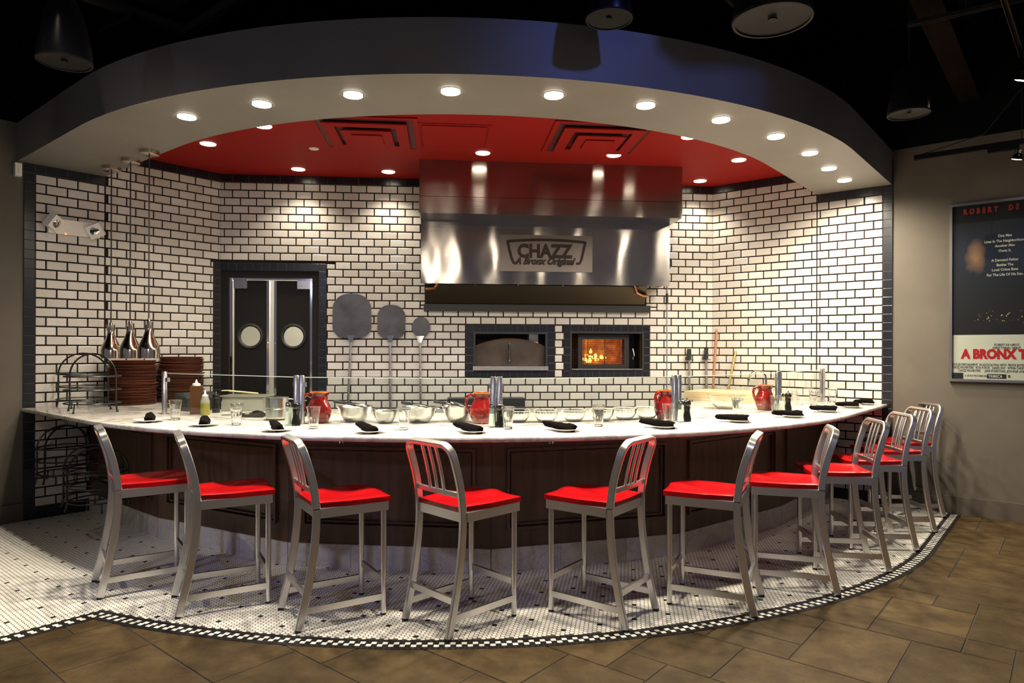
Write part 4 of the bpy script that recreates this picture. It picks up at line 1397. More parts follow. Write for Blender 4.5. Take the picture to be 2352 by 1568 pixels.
# tumblers
def tumbler():
    seg = 30
    vs, fs = [], []
    prof = [(0, .0), (.026, .0), (.0285, .003), (.031, .045), (.0345, .080), (.0385, .110), (.0435, .138), (.0445, .140), (.0430, .1405), (.0370, .110), (.0330, .080), (.0290, .050), (.0265, .014), (0, .012)]
    for k in range(seg):
        a = 2 * PI * k / seg
        for j, (r, z) in enumerate(prof):
            if 2 <= j <= 4:
                fac = 1 + (.035 if k % 3 == 0 else -.012) * (1 if j < 4 else .4)
                r *= fac
            vs.append((r * math.cos(a), r * math.sin(a), z))
    n = len(prof)
    for k in range(seg):
        for j in range(n - 1):
            fs.append((k * n + j, ((k + 1) % seg) * n + j, ((k + 1) % seg) * n + j + 1, k * n + j + 1))
    mb = MB(); mb.add(vs, fs)
    return mb.mesh('tumbler', 'glass', 25)
TM = tumbler()
for i, (x, y) in enumerate([(403, 965), (543, 977), (720, 985), (927.5, 988), (1166.6, 986), (1374.6, 980), (1536, 975), (1693, 957), (1781, 948), (1869, 932), (1912, 925), (1950, 919)]):
    v = put(x, y, .025)
    tag(place('drinking_glass', TM, None, (v.x, v.y, Z_CTR), (0, 0, i * .37)), nth(i) + ' clear faceted water glass from the left along the counter', 'glass', 'water glasses on the counter')

# salt shakers and pepper mills
salt_parts = None
def shaker(label, v):
    t = thing('salt_shaker', label, 'salt shaker', (v.x, v.y, Z_CTR), .3, 'salt shakers on the counter')
    MB().lathe([(0, 0), (.027, 0), (.0275, .006), (.018, .118), (.0165, .122), (0, .122)], 8).build('bottle', 'green_glass', t, smooth=20)
    MB().lathe([(0, .008), (.0225, .008), (.0165, .085), (0, .085)], 8).build('salt_fill', 'salt', t, smooth=20)
    MB().lathe([(0, .122), (.018, .122), (.018, .143), (.015, .148), (0, .150)], 16).build('cap', 'chrome', t)
def mill(label, v, hgt=1.0):
    t = thing('pepper_mill', label, 'pepper mill', (v.x, v.y, Z_CTR), 0, 'pepper mills on the counter')
    s_ = hgt
    MB().lathe([(0, 0), (.028, 0), (.0285, .02), (.027, .024), (.0275, .03), (.021, .058), (.0195, .075), (.023, .098), (.0225, .106), (0, .106)], 24).build('body', 'mill_black', t)
    MB().lathe([(0, .107), (.020, .107), (.0265, .118), (.0275, .132), (.021, .146), (.012, .152), (0, .153)], 24).build('head', 'mill_black', t)
    MB().lathe([(0, .152), (.005, .152), (.0065, .158), (.005, .165), (0, .167)], 12).build('knob', 'chrome', t)
for (sx_, sy_), (mx_, my_), w_ in (((662, 976), (680, 977), 'beside the leftmost red jug'), ((1130, 981), (1149, 981), 'by the second red jug'),
                                  ((1563, 969), (1578, 968), 'by the third red jug'), ((1796, 945), (1810, 944), 'by the rightmost red jug')):
    shaker('glass salt shaker with chrome cap ' + w_, put(sx_, sy_))
    mill('black pepper mill ' + w_, put(mx_, my_))
mill('black pepper mill by the squeeze bottles behind the glass', put(496, 950, .10))

# red jugs
def jug(label, v, rot, s_=1.0):
    t = thing('red_jug', label, 'jug', (v.x, v.y, Z_CTR), rot, 'red ceramic jugs on the counter')
    t.scale = (s_, s_, s_)
    prof = [(0, 0), (.052, 0), (.060, .006), (.078, .045), (.083, .078), (.074, .115), (.056, .150), (.050, .170), (.053, .190), (.060, .203)]
    MB().lathe(prof + [(.057, .204), (.050, .190), (.046, .170), (.052, .150), (.070, .115), (.079, .078), (.074, .045), (.055, .012), (0, .010)], 32).build('body', 'red_glaze', t)
    MB().lathe([(.0585, .200), (.063, .204), (.061, .209), (.056, .207)], 32, close=True).build('rim', 'jug_rim', t)
    MB().tube([(-.052, 0, .176), (-.075, 0, .192), (-.098, 0, .182), (-.108, 0, .150), (-.100, 0, .110), (-.084, 0, .078), (-.074, 0, .060)], [.011, .012, .012, .011, .010, .009, .008], 10).build('handle', 'red_glaze', t)
    MB().add([(.050, -.022, .175), (.050, .022, .175), (.058, .020, .205), (.058, -.020, .205), (.080, 0, .208)], [(0, 1, 4), (1, 2, 4), (2, 3, 4), (3, 0, 4)]).build('spout', 'red_glaze', t)
jug('leftmost red glazed jug, behind the third water glass', put(733, 974, .10), .1)
jug('second red glazed jug, left of the middle glass post', put(1107, 975, .075), .0)
jug('third red glazed jug, behind the fourth glass post', put(1529, 966, .14), .6)
jug('rightmost red glazed jug, beside the wooden board', put(1757, 942, .05), .2)

# mixing bowls
def bowl_prof(r, h, wall=.003):
    o = [(0, 0), (r * .42, 0), (r * .62, h * .12), (r * .85, h * .5), (r * .97, h * .9), (r * 1.03, h), (r * 1.04, h + .003)]
    i = [(r * 1.0, h + .002), (r * .94, h * .9), (r * .82, h * .52), (r * .59, h * .15), (r * .4, wall), (0, wall)]
    return o + i
for i, (x, y, r, h) in enumerate([(815, 971, .118, .105), (885, 974, .085, .080), (963, 973, .118, .105), (1053, 971, .112, .105)]):
    v = put(x, y, .085)
    t = thing('steel_bowl', nth(i) + ' steel mixing bowl from the left behind the glass guard', 'bowl', (v.x, v.y, Z_CTR), 0, 'steel mixing bowls')
    MB().lathe(bowl_prof(r, h), 36).build('shell', 'polished_steel', t)
    if i != 1:
        rr = random.Random(i)
        for k in range(2):
            a = rr.uniform(2.0, 3.4) + k
            sc = thing('serving_tongs' if k == 0 else 'black_handled_ladle', ('steel tongs' if k == 0 else 'black handled ladle') + ' lying in the ' + nth(i) + ' steel bowl', 'tongs' if k == 0 else 'ladle', (v.x, v.y, Z_CTR + h))
            e0 = Vector((math.cos(a) * r * 1.05, math.sin(a) * r * .5 + r * .55, .016)); e1 = Vector((-math.cos(a) * r * .9, -math.sin(a) * r * .4, -.02))
            if k == 0:
                MB().tube([e0, (e0 + e1) / 2 + Vector((0, 0, .006)), e1], .006, 6).build('arm', 'chrome', sc)
                MB().tube([e0 + Vector((.02, .01, .008)), (e0 + e1) / 2 + Vector((.03, .0, .014)), e1 + Vector((.05, .02, 0))], .006, 6).build('arm', 'chrome', sc)
            else:
                MB().tube([e0 + Vector((-.08, .03, .012)), e0 + Vector((0, 0, .006))], .011, 8).build('grip', 'dark_plastic', sc)
                MB().tube([e0, e1], .005, 6).build('rod', 'chrome', sc)
def ribbed_bowl(r, h):
    seg = 48; prof = bowl_prof(r, h, .004); n = len(prof); vs, fs = [], []
    for k in range(seg):
        a = 2 * PI * k / seg
        for j, (rr, z) in enumerate(prof):
            if 1 < j < 5: rr *= 1 + (.018 if k % 2 else -.012)
            vs.append((rr * math.cos(a), rr * math.sin(a), z))
    for k in range(seg):
        for j in range(n - 1):
            fs.append((k * n + j, ((k + 1) % seg) * n + j, ((k + 1) % seg) * n + j + 1, k * n + j + 1))
    mb = MB(); mb.add(vs, fs)
    return mb.mesh('glass_bowl', 'glass', 30)
gbm = ribbed_bowl(.088, .082)
for i, (x, y) in enumerate([(1190, 972), (1254, 972), (1318, 970), (1382, 969), (1435, 966), (1486, 964)]):
    v = put(x, y, .075)
    tag(place('glass_bowl', gbm, None, (v.x, v.y, Z_CTR)), nth(i) + ' ribbed glass bowl from the left in the row behind the guard', 'bowl', 'ribbed glass bowls')
v = put(1668, 938)
tag(place('glass_bowl', ribbed_bowl(.15, .115), None, (v.x, v.y, Z_CTR)), 'large clear glass bowl in front of the wooden board', 'bowl')

# squeeze bottles, tubs, pot, cloth at the left of the prep side
v = put(451, 953, .10)
t = thing('sauce_bottle', 'tall square bottle of orange sauce with white nozzle', 'bottle', (v.x, v.y, Z_CTR), .3)
MB().box(-.040, .040, -.040, .040, 0, .215).build('body', 'orange_sauce', t)
MB().lathe([(0, .215), (.030, .215), (.030, .230), (.010, .238), (.005, .262), (0, .262)], 16).build('nozzle', 'white_ceramic', t)
v = put(471, 955, .08)
t = thing('oil_bottle', 'small squeeze bottle of yellow oil with white cap', 'bottle', (v.x, v.y, Z_CTR))
MB().lathe([(0, 0), (.033, 0), (.034, .01), (.034, .085), (0, .085)], 20).build('body', 'olive_oil', t)
MB().lathe([(.034, .086), (.034, .105), (.026, .125), (.022, .140), (0, .141)], 20).build('shoulder', 'clear_plastic', t)
MB().lathe([(0, .141), (.022, .141), (.022, .150), (.009, .156), (.004, .185), (0, .185)], 16).build('nozzle', 'white_ceramic', t)
v = put(432, 944)
t = thing('napkin_bin', 'black plastic bin with sloped lid behind the left glass post', 'bin', (v.x + .02, v.y + .14, Z_CTR), ang(LV) + PI)
MB().box(-.14, .14, -.10, .10, 0, .10).build('body', 'dark_plastic', t)
MB().add([(-.145, -.105, .10), (.145, -.105, .10), (.145, .105, .10), (-.145, .105, .10), (-.12, .02, .145), (.12, .02, .145), (.145, .105, .135), (-.145, .105, .135)], [(0, 1, 5, 4), (4, 5, 6, 7), (0, 4, 7, 3), (1, 2, 6, 5), (2, 3, 7, 6)]).build('lid', 'dark_plastic', t, smooth=0)
v = put(556, 945)
t = thing('food_tub', 'clear rectangular food tub with a wooden spoon beside it', 'tub', (v.x, v.y + .12, Z_CTR), -.05)
mb = MB()
for a, b, c_, d_, e, f in ((-.165, .165, -.10, -.096, 0, .125), (-.165, .165, .096, .10, 0, .125), (-.165, -.161, -.096, .096, 0, .125), (.161, .165, -.096, .096, 0, .125), (-.165, .165, -.10, .10, 0, .004)):
    mb.box(a, b, c_, d_, e, f)
mb.build('wall', 'clear_plastic', t, smooth=0)
mb = MB()
for a, b, c_, d_ in ((-.178, .178, -.113, -.10), (-.178, .178, .10, .113), (-.178, -.165, -.10, .10), (.165, .178, -.10, .10)):
    mb.box(a, b, c_, d_, .118, .126)
mb.build('rim', 'clear_plastic', t, smooth=0)
v2 = put(545, 930)
t = thing('wooden_spoon', 'wooden spoon resting across the clear food tub', 'spoon', (v.x - .03, v.y + .14, Z_CTR + .14), .5)
MB().tube([(-.13, 0, .02), (.10, 0, -.008)], .007, 8).build('handle', 'pale_wood', t)
MB().lathe([(0, -.004), (.020, -.003), (.024, 0), (.016, .004), (0, .005)], 16, (-.15, 0, .022), sx=1.4).build('bowl', 'pale_wood', t)
v = put(510, 942)
tag(MB().lathe([(0, 0), (.06, 0), (.10, .012), (.102, .015), (.06, .005), (0, .004)], 28).build('terracotta_dish', 'terracotta', None, (v.x, v.y + .35, Z_CTR)), 'shallow terracotta dish behind the pepper mill at the left', 'dish')
v = put(636, 970, .20)
tag(place('under_plate', plate_me, None, (v.x, v.y, Z_CTR)), 'white plate under the steel pot behind the glass', 'plate')
t = thing('steel_pot', 'tall cylindrical steel pot on a white plate behind the glass', 'pot', (v.x, v.y, Z_CTR + .0095), .2)
MB().lathe([(0, 0), (.074, 0), (.077, .004), (.077, .068), (.0755, .070), (.0755, .074), (.077, .076), (.077, .148), (.080, .150), (.0745, .150), (.0745, .006), (0, .006)], 32).build('body', 'polished_steel', t)
MB().ribbon([(.07, 0, .138), (.12, 0, .132), (.20, 0, .122)], (0, 1, 0), .016, .006, .001).build('handle', 'steel', t)
v = put(600, 962, .16)
mb = MB(); n = 14; vs, fs = [], []
rr = random.Random(3)
for j in range(n + 1):
    for i in range(n + 1):
        x, y = -.17 + .34 * i / n, -.08 + .16 * j / n
        e = min(1, 6 * min(i, n - i, j, n - j) / n)
        vs.append((x + rr.uniform(-.006, .006), y + rr.uniform(-.006, .006), .002 + e * (.020 + .014 * math.sin(i * .9 + j * .35) + .008 * math.sin(j * 1.3))))
for j in range(n):
    for i in range(n):
        a = j * (n + 1) + i
        fs.append((a, a + 1, a + n + 2, a + n + 1))
mb.add(vs, fs)
tag(mb.build('kitchen_cloth', 'napkin', None, (v.x, v.y + .02, Z_CTR), (0, 0, -.15), 60), 'crumpled dark kitchen cloth behind the glass', 'cloth')
v = put(520, 958, .10)
t = thing('serving_spatula', 'steel spatula lying on the counter beside the dark cloth', 'spatula', (v.x, v.y + .05, Z_CTR), .25)
MB().box(-.05, .03, -.035, .035, .004, .007).build('blade', 'chrome', t)
MB().tube([(.03, 0, .008), (.22, 0, .016)], .006, 6).build('handle', 'chrome', t)

# ---- two stacks of terracotta pizza plates
def wall_safe(v, m_):
    d = v - C0
    p, q = d.dot(LV), d.dot(RV)
    return W(max(p, 0.02 + m_), max(q, 0.02 + m_))
pm = MB().lathe([(0, 0), (.165, 0), (.188, .006), (.195, .013), (.190, .0145), (.160, .005), (0, .005)], 40).mesh('terracotta_plate', 'terracotta', 40)
for nm, px, cnt in (('the front stack under the heat lamps', (303, 927), 29), ('the taller stack beside the kitchen doors', (389, 918), 31)):
    v = wall_safe(put(*px), .205)
    rr = random.Random(cnt)
    for k in range(cnt):
        o = place('terracotta_plate', pm, None, (v.x + rr.uniform(-.011, .011), v.y + rr.uniform(-.011, .011), Z_CTR + k * .0135), (rr.uniform(-.008, .008), rr.uniform(-.008, .008), rr.uniform(0, 6)))
        tag(o, 'terracotta pizza plate, one of ' + nm, 'plate', 'terracotta plates of ' + nm)

# ---- wire pizza racks
def rack_parts(t):
    R_ = .195
    for z in (.07, .175, .28):
        MB().tube([(R_ * math.cos(2 * PI * k / 36), R_ * math.sin(2 * PI * k / 36), z) for k in range(36)], .0055, 6, True).build('ring', 'black_wire', t)
    pth = [(-R_ - .012, 0, 0), (-R_, 0, .06), (-R_, 0, .28)]
    pth += [(-R_ * math.cos(a), 0, .28 + .175 * math.sin(a)) for a in [PI * k / 18 for k in range(1, 18)]]
    pth += [(R_, 0, .28), (R_, 0, .06), (R_ + .012, 0, 0)]
    MB().tube(pth, .007, 8).build('arch', 'black_wire', t)
    for a in (PI / 2, -PI / 2):
        MB().tube([(R_ * math.cos(a), R_ * math.sin(a), .07), (1.06 * R_ * math.cos(a), 1.06 * R_ * math.sin(a), 0)], .005, 8).build('leg', 'black_wire', t)
    for a in (0, PI / 2, PI, -PI / 2):
        rr_ = R_ + .012 if a in (0, PI) else 1.06 * R_
        MB().lathe([(0, 0), (.008, 0), (.008, .012), (.005, .016), (0, .016)], 10, (rr_ * math.cos(a), rr_ * math.sin(a), 0)).build('foot', 'rubber', t)
v = wall_safe(put(178, 932), .225)
t0 = thing('wire_rack', 'black wire pizza rack on the counter, nearer the left wall', 'rack', (v.x, v.y, Z_CTR), .15, 'black wire pizza racks')
rack_parts(t0)
v = put(213, 945)
copy_tree(t0, (v.x, v.y, Z_CTR), -.1, 'black wire pizza rack on the counter, in front of the other rack')
for (p, q, z, a, lb) in ((5.13, .24, .335, 1.3, 'black wire rack hanging under the counter beside the left wall'), (5.17, .31, .345, .95, 'black wire rack nested behind the one hanging beside the left wall'),
                         (5.20, 1.05, .26, .35, 'black wire rack hanging under the counter behind the leftmost stool'), (5.20, 1.14, .245, .65, 'black wire rack nested with the one behind the leftmost stool')):
    v = W(p, q)
    r = copy_tree(t0, (v.x, v.y, z), a, lb)
    MB().tube([(0, 0, .452), (.012, 0, .47), (0, 0, .49), (0, 0, .91 - z)], .003, 6).build('hanging_hook', 'black_wire', r)

# ---- heat lamps hung from the soffit
for i, (x, y, yb) in enumerate([(256, 383, 823), (300, 366, 823), (343, 346, 823)]):
    v = at(x, y, Z_SOF)
    zb = EYE - (unroll(x, yb)[1] - 802) / FPX * v.y
    t = thing('heat_lamp', nth(i) + ' chrome bell heat lamp from the left, hung over the terracotta plates', 'heat lamp', (v.x, v.y, zb), 0, 'heat lamps over the plates')
    MB().lathe([(.079, 0), (.081, .002), (.081, .062), (.077, .088), (.062, .125), (.043, .165), (.030, .205), (.025, .235), (.025, .262), (.0, .262)], 32).lathe([(.077, 0), (.077, .062), (.060, .12), (.0, .20)], 32).build('shade', 'smoked_chrome', t)
    for k in range(4):
        a = k * PI / 2 + .5
        MB().lathe([(0, .235), (.007, .235), (.007, .283), (.009, .283), (.009, .287), (0, .287)], 10, (.026 * math.cos(a), .026 * math.sin(a), 0)).build('neck_rod', 'smoked_chrome', t)
    MB().lathe([(0, .262), (.014, .262), (.014, .300), (.006, .312), (0, .312)], 16).build('socket', 'smoked_chrome', t)
    MB().tube([(0, 0, .31), (0, 0, Z_SOF - zb - .02)], .0055, 8).build('cord', 'rubber', t)
    MB().lathe([(0, -.034), (.066, -.034), (.072, -.030), (.072, 0), (0, 0)], 32, (0, 0, Z_SOF - zb)).build('canopy', 'smoked_chrome', t)
    MB().lathe([(0, .05), (.02, .05), (.03, .08), (.02, .12), (0, .13)], 16).build('bulb', 'red_led' if False else 'white_ceramic', t)

# ================================================================ THINGS ON THE BACK WALL
def peel(label, xs, ytop, ybot, yend, xend, kind):
    xm = (xs[0] + xs[1]) / 2
    off = .05
    uz = lambda x, y: back_uz(x, y, off)
    u0, u1 = uz(xs[0], 800)[0], uz(xs[1], 800)[0]
    z1, z0 = uz(xm, ytop)[1], uz(xm, ybot)[1]
    ue, ze = uz(xend, yend)
    t = thing('pizza_peel', label, 'pizza peel', (BO.x, BO.y, 0), ang(BU), 'pizza peels against the back wall')
    w, h, cu = u1 - u0, z1 - z0, (u0 + u1) / 2
    pts = []
    N = 40
    for k in range(N):
        a = 2 * PI * k / N
        c_, s_ = math.cos(a), math.sin(a)
        e = .78 if kind == 'flat' else 1.0
        px = math.copysign(abs(c_) ** e, c_); py = math.copysign(abs(s_) ** e, s_)
        if kind == 'flat':
            px *= (1.0 - .07 * py) ; px = max(-.985, min(.985, px * 1.07))
        else:
            if s_ < 0: px *= 1 - .35 * abs(s_) ** 2
        pts.append((cu + px * w / 2, (z0 + z1) / 2 + py * h / 2))
    mb = MB(); n = len(pts)
    mb.add([(u, -off - .002, z) for u, z in pts] + [(u, -off + .002, z) for u, z in pts], [tuple(range(n)), tuple(range(n, 2 * n))[::-1]] + [(k, (k + 1) % n, n + (k + 1) % n, n + k) for k in range(n)])
    mb.build('blade', 'peel_steel', t, smooth=30)
    bx_ = cu - .01
    MB().add([(bx_ - .04, -off - .006, z0 + .03), (bx_ + .04, -off - .006, z0 + .03), (bx_ + .010, -off - .012, z0 - .05), (bx_ - .010, -off - .012, z0 - .05), (bx_ - .04, -off, z0 + .03), (bx_ + .04, -off, z0 + .03), (bx_ + .010, -off, z0 - .05), (bx_ - .010, -off, z0 - .05)],
             [(0, 1, 2, 3), (4, 5, 6, 7), (0, 1, 5, 4), (1, 2, 6, 5), (2, 3, 7, 6), (3, 0, 4, 7)]).build('socket', 'chrome', t, smooth=0)
    MB().tube([(bx_, -off - .006, z0 - .04), (ue, -off - .02, ze - .25)], .0125, 12).build('handle', 'steel', t)
peel('largest square-sided steel pizza peel beside the kitchen doors', (763, 853), 674, 777, 935, 797, 'flat')
peel('middle sized steel pizza peel between the other two', (866, 931), 700, 777, 935, 897, 'flat')
peel('small round steel pizza peel nearest the ovens', (946, 988), 727, 778, 935, 967, 'round')

# black drawer unit low on the back wall
u0, u1 = back_uz(1028, 920, .25)[0], back_uz(1206, 920, .25)[0]
zt = back_uz(1100, 915, .25)[1]
t = thing('drawer_unit', 'low black cabinet against the back wall below the ovens', 'cabinet', (BO.x, BO.y, 0), ang(BU))
MB().box(u0, u1, -.25, -.02, 0, zt).build('body', 'dark_plastic', t)
MB().box(u0 + .05, u1 - .05, -.262, -.25, zt - .30, zt - .04).build('drawer_front', 'soot_black', t)

# oven tools with black grips
for i, (x, yt, yg, lb) in enumerate(((1583, 801, 825, 'left steel oven tool with black grip leaning on the tiles'), (1622, 800, 824, 'right steel oven tool with black grip near the corner'))):
    off = .05
    u, zt = back_uz(x, yt, off); zg = back_uz(x, yg, off)[1]
    t = thing('oven_tool', lb, 'oven tool', (BO.x, BO.y, 0), ang(BU), 'oven tools on the back wall')
    MB().box(u - .019, u + .016, -off - .02, -off + .015, zg, zt).build('grip', 'dark_plastic', t)
    MB().box(u - .042, u - .019, -off - .015, -off + .01, zg - .004, zg + .03).build('clip', 'dark_plastic', t)
    MB().box(u - .040, u + .045, -off - .018, -off + .01, zg - .010, zg - .003).build('guard', 'dark_plastic', t)
    MB().tube([(u, -off, zg), (u + .012, -off, .62)], .0125, 12).build('shaft', 'steel', t)
# wooden sticks leaning in the right corner
def stick(name, label, m_, x0, y0, x1, y1, off0, off1, r):
    ua, za = on_plane(x0, y0, RO, RU, RN, off0); ub, zb = on_plane(x1, y1, RO, RU, RN, off1)
    a = RO + RU * ua + RN * off0; b = RO + RU * ub + RN * off1
    d = (Vector((b.x, b.y, zb)) - Vector((a.x, a.y, za)))
    e = Vector((a.x, a.y, za)) + d * 1.25
    tag(MB().tube([(a.x, a.y, za), (a.x + d.x * .02, a.y + d.y * .02, za + d.z * .02), e], [r * .8, r, r], 12).build(name, m_), label, 'stick')
stick('broom_handle', 'brown wooden broom handle leaning in the right tiled corner', 'stick_wood', 1646, 757, 1638, 886, .03, .14, .013)
stick('brass_rod', 'yellowish rod leaning on the right wall above the wooden board', 'brass', 1690, 806, 1674, 886, .03, .12, .012)

# ---- right-hand end of the counter: stone splash, wooden board, tap
a, b = right_uz(1615, 890, .06)[0], right_uz(1830, 890, .06)[0]
z1 = right_uz(1700, 888, .06)[1]
t = thing('stone_splash', 'low grey stone backsplash standing behind the wooden board', 'backsplash', (RO.x, RO.y, 0), ang(RU))
MB().box(max(a, .02), b, -.09, -.05, Z_CTR, z1).build('slab', 'plinth_marble', t, smooth=0)
va, vb = put(1575, 930), put(1840, 938)
t = thing('wooden_board', 'thick pale wooden pastry board lying on the counter', 'board', ((RO + RU * .50 + RN * .50).x, (RO + RU * .50 + RN * .50).y, Z_CTR), ang(RU))
MB().box(-.46, .42, -.27, .27, 0, .085).build('block', 'pale_wood', t, smooth=0)
for k in range(3):
    MB().box(-.463, .423, -.274 + k * .184, -.274 + k * .184 + .178, .002, .088).build('stave', 'pale_wood', t, smooth=0)
u_, z_ = right_uz(1755, 885, .15)
fp = RO + RU * (u_ + .02) + RN * .15
t = thing('tap', 'chrome swan-neck tap rising behind the rightmost red jug', 'tap', (fp.x, fp.y, Z_CTR), ang(RU) + PI)
MB().tube([(0, 0, 0), (0, 0, .20)] + [(.085 - .085 * math.cos(a_), 0, .20 + .085 * math.sin(a_)) for a_ in [PI * k / 14 for k in range(1, 14)]] + [(.172, 0, .17)], .011, 10).build('spout', 'chrome', t)
MB().lathe([(0, 0), (.026, 0), (.026, .03), (.016, .05), (0, .05)], 20).build('base', 'chrome', t)
MB().tube([(0, 0, .12), (0, .05, .14)], .006, 8).build('lever', 'chrome', t)

# ================================================================ LEFT WALL FITTINGS
u0, z1 = left_uz(110, 504, .04); u1, z0 = left_uz(228, 545, .04)
zc = left_uz(168, 524, .04)[1]
t = thing('emergency_light', 'cream twin-head emergency light fixed to the left tiled wall', 'emergency light', (LO.x, LO.y, 0), ang(LU))
MB().box(u0, u1, -.055, -.016, zc - .063, zc + .063).build('housing', 'white_plastic', t)
for s_, lbl in ((0, 'left'), (1, 'right')):
    hx = u0 + .03 if s_ == 0 else u1 - .05
    hz = zc + .02 if s_ == 0 else zc - .005
    M = Matrix.Translation((hx, -.09, hz)) @ Matrix.Rotation(.5 if s_ == 0 else -.45, 4, 'Z') @ Matrix.Rotation(.35, 4, 'X') @ Matrix.Rotation(PI / 7 * (1 if s_ == 0 else -1), 4, 'Y')
    hd = MB().box(-.058, .058, -.03, .035, -.058, .058, M=M).build('lamp_head', 'white_plastic', t)
    o = MB().lathe([(0, .006), (.020, .005), (.036, .0), (.038, -.004), (.0, -.004)], 24).build('reflector', 'chrome', hd)
    o.matrix_local = M @ Matrix.Translation((0, -.032, 0)) @ Matrix.Rotation(PI / 2, 4, 'X')
MB().box((u0 * 2 + u1) / 3 - .008, (u0 * 2 + u1) / 3, -.058, -.054, zc - .066, zc - .055).build('indicator', 'red_led', t)
u0, z1 = left_uz(31, 375, .0); u1, z0 = left_uz(53, 408, .0)
t = thing('wall_sensor', 'small white sensor box on the plaster beside the left soffit end', 'sensor', (LO.x, LO.y, 0), ang(LU))
MB().box(u0, u1 - .02, -.05, 0, z0, z1).build('body', 'white_plastic', t)
MB().box(u0 + .02, u1 - .04, -.058, -.05, z0 + .02, z1 - .03).build('cover', 'white_plastic', t)

# ================================================================ RIGHT WALL: framed poster
pu0, pz1 = right_uz(2182, 472); pz0 = right_uz(2182, 875)[1]
PWD, PHT = 1.12, pz1 - pz0
t = thing('framed_poster', 'large framed poster with red title on the right plaster wall', 'poster', (RO.x, RO.y, 0), ang(RU))
for a, b, c_, d_ in ((pu0, pu0 + .022, pz0, pz1), (pu0 + PWD - .022, pu0 + PWD, pz0, pz1), (pu0 + .022, pu0 + PWD - .022, pz1 - .022, pz1), (pu0 + .022, pu0 + PWD - .022, pz0, pz0 + .022)):
    MB().box(a, b, -.034, -.002, c_, d_).build('frame_bar', 'frame_silver', t, smooth=0)
X0, X1, Z0_, Z1_ = pu0 + .022, pu0 + PWD - .022, pz0 + .022, pz1 - .022
ph_ = Z1_ - Z0_
m = mat('poster_print', (0.02, 0.02, 0.03), 0.35)
tt, n, l, b = nodes(m)
v = coords(m)
sp = n.new('ShaderNodeSeparateXYZ'); l.new(v, sp.inputs[0])
base = ramp(m, sp.outputs['Z'], [(0.0, (0.010, 0.008, 0.010)), (0.35, (0.014, 0.013, 0.018)), (0.7, (0.020, 0.026, 0.060)), (1.0, (0.012, 0.012, 0.015))])
def blob(cx_, cz_, sx_, sz_, s0, s1):
    mp = n.new('ShaderNodeMapping'); mp.vector_type = 'POINT'
    mp.inputs['Location'].default_value = (-cx_ / sx_, 0, -cz_ / sz_); mp.inputs['Scale'].default_value = (1 / sx_, 0.0001, 1 / sz_)
    l.new(v, mp.inputs['Vector'])
    ln = n.new('ShaderNodeVectorMath'); ln.operation = 'LENGTH'; l.new(mp.outputs[0], ln.inputs[0])
    nz_ = n.new('ShaderNodeMath'); nz_.operation = 'MULTIPLY_ADD'; l.new(noise(m, v, 4, 3), nz_.inputs[0]); nz_.inputs[1].default_value = .9; l.new(ln.outputs['Value'], nz_.inputs[2])
    return ramp(m, nz_.outputs[0], [(s0, (1, 1, 1)), (s1, (0, 0, 0))])
c = mix(m, base, (0.40, 0.21, 0.12), blob(.17, .66, .17, .30, .60, 1.55))
c = mix(m, c, (0.50, 0.28, 0.17), blob(.98, .66, .17, .30, .60, 1.55))
c = mix(m, c, (0.80, 0.36, 0.12), blob(.56, .10, .14, .06, .6, 1.35))
vo = n.new('ShaderNodeTexVoronoi'); vo.inputs['Scale'].default_value = 42; l.new(v, vo.inputs['Vector'])
lights_ = ramp(m, vo.outputs['Distance'], [(0.16, (1, 1, 1)), (0.24, (0, 0, 0))])
zone = blob(.42, .15, .55, .12, .7, 1.15)
c = mix(m, c, (0.80, 0.62, 0.25), mix(m, lights_, zone, 1.0, 'MULTIPLY'))
setcol(m, c)
zb_ = Z0_ + ph_ * .255
# upper print: origin at its lower left corner so the pattern keeps its place
MB().box(0, X1 - X0, -.012, -.004, 0, Z1_ - zb_).build('print', 'poster_print', t, (X0, 0, zb_), smooth=0)
MB().box(X0, X1, -.012, -.004, Z0_, zb_).build('title_band', 'poster_white', t, smooth=0)
TY = -.0135
def ptx(body, size, mm, x, z, off=0.0, sx_=1.0, al='LEFT', spc=1.0, fit=None):
    return text('lettering', body, size, mm, t, (x, TY, z), TR, .0006, off, al, 0, sx_, spc, fit)
def pxz(x, y): return right_uz(x, y, .0135)
x_, z_ = pxz(2213, 493); ptx('ROBERT  DE', .062, 'poster_dim_red', x_, z_, .004, .95, 'LEFT', 1.75, pxz(2341, 490)[0] - x_)
cxp = pxz(2308, 600)[0]
for y, s_ in ((543, 'One Man'), (555, 'Lives In The Neighborhood.'), (566, 'Another Man'), (577.5, 'Owns It.'), (599, 'A Devoted Father'), (610, 'Battles The'), (621, 'Local Crime Boss'), (632.5, 'For The Life Of His Son.')):
    ptx(s_, .030, 'poster_white', cxp, pxz(2308, y)[1], .0008, .85, 'CENTER')
ptx("ROBERT DE NIRO'S", .028, 'poster_ink', pxz(2312, 790)[0], pxz(2312, 794)[1], 0, .72, 'CENTER')
ptx('DIRECTORIAL DEBUT', .028, 'poster_ink', pxz(2312, 790)[0], pxz(2312, 801)[1], 0, .72, 'CENTER')
x_, z_ = pxz(2209, 822); ptx('A BRONX T', .108, 'poster_red', x_, z_, .0065, 1.02, fit=pxz(2362, 820)[0] - x_)
for y, s_ in ((839, 'PRICE ENTERTAINMENT  IN ASSOCIATION WITH  PENTA ENTERTAINMENT  PRESENTS  A TRIBECA'), (845.5, 'CHAZZ PALMINTERI   RITA RYACK   DAVID RAY   WYNN THOMAS'), (852.5, '          CHAZZ PALMINTERI      JANE ROSENTHAL, JON KILIK AND')):
    x_, z_ = pxz(2185, y); ptx(s_, .030, 'poster_ink', x_, z_, .0, .60)
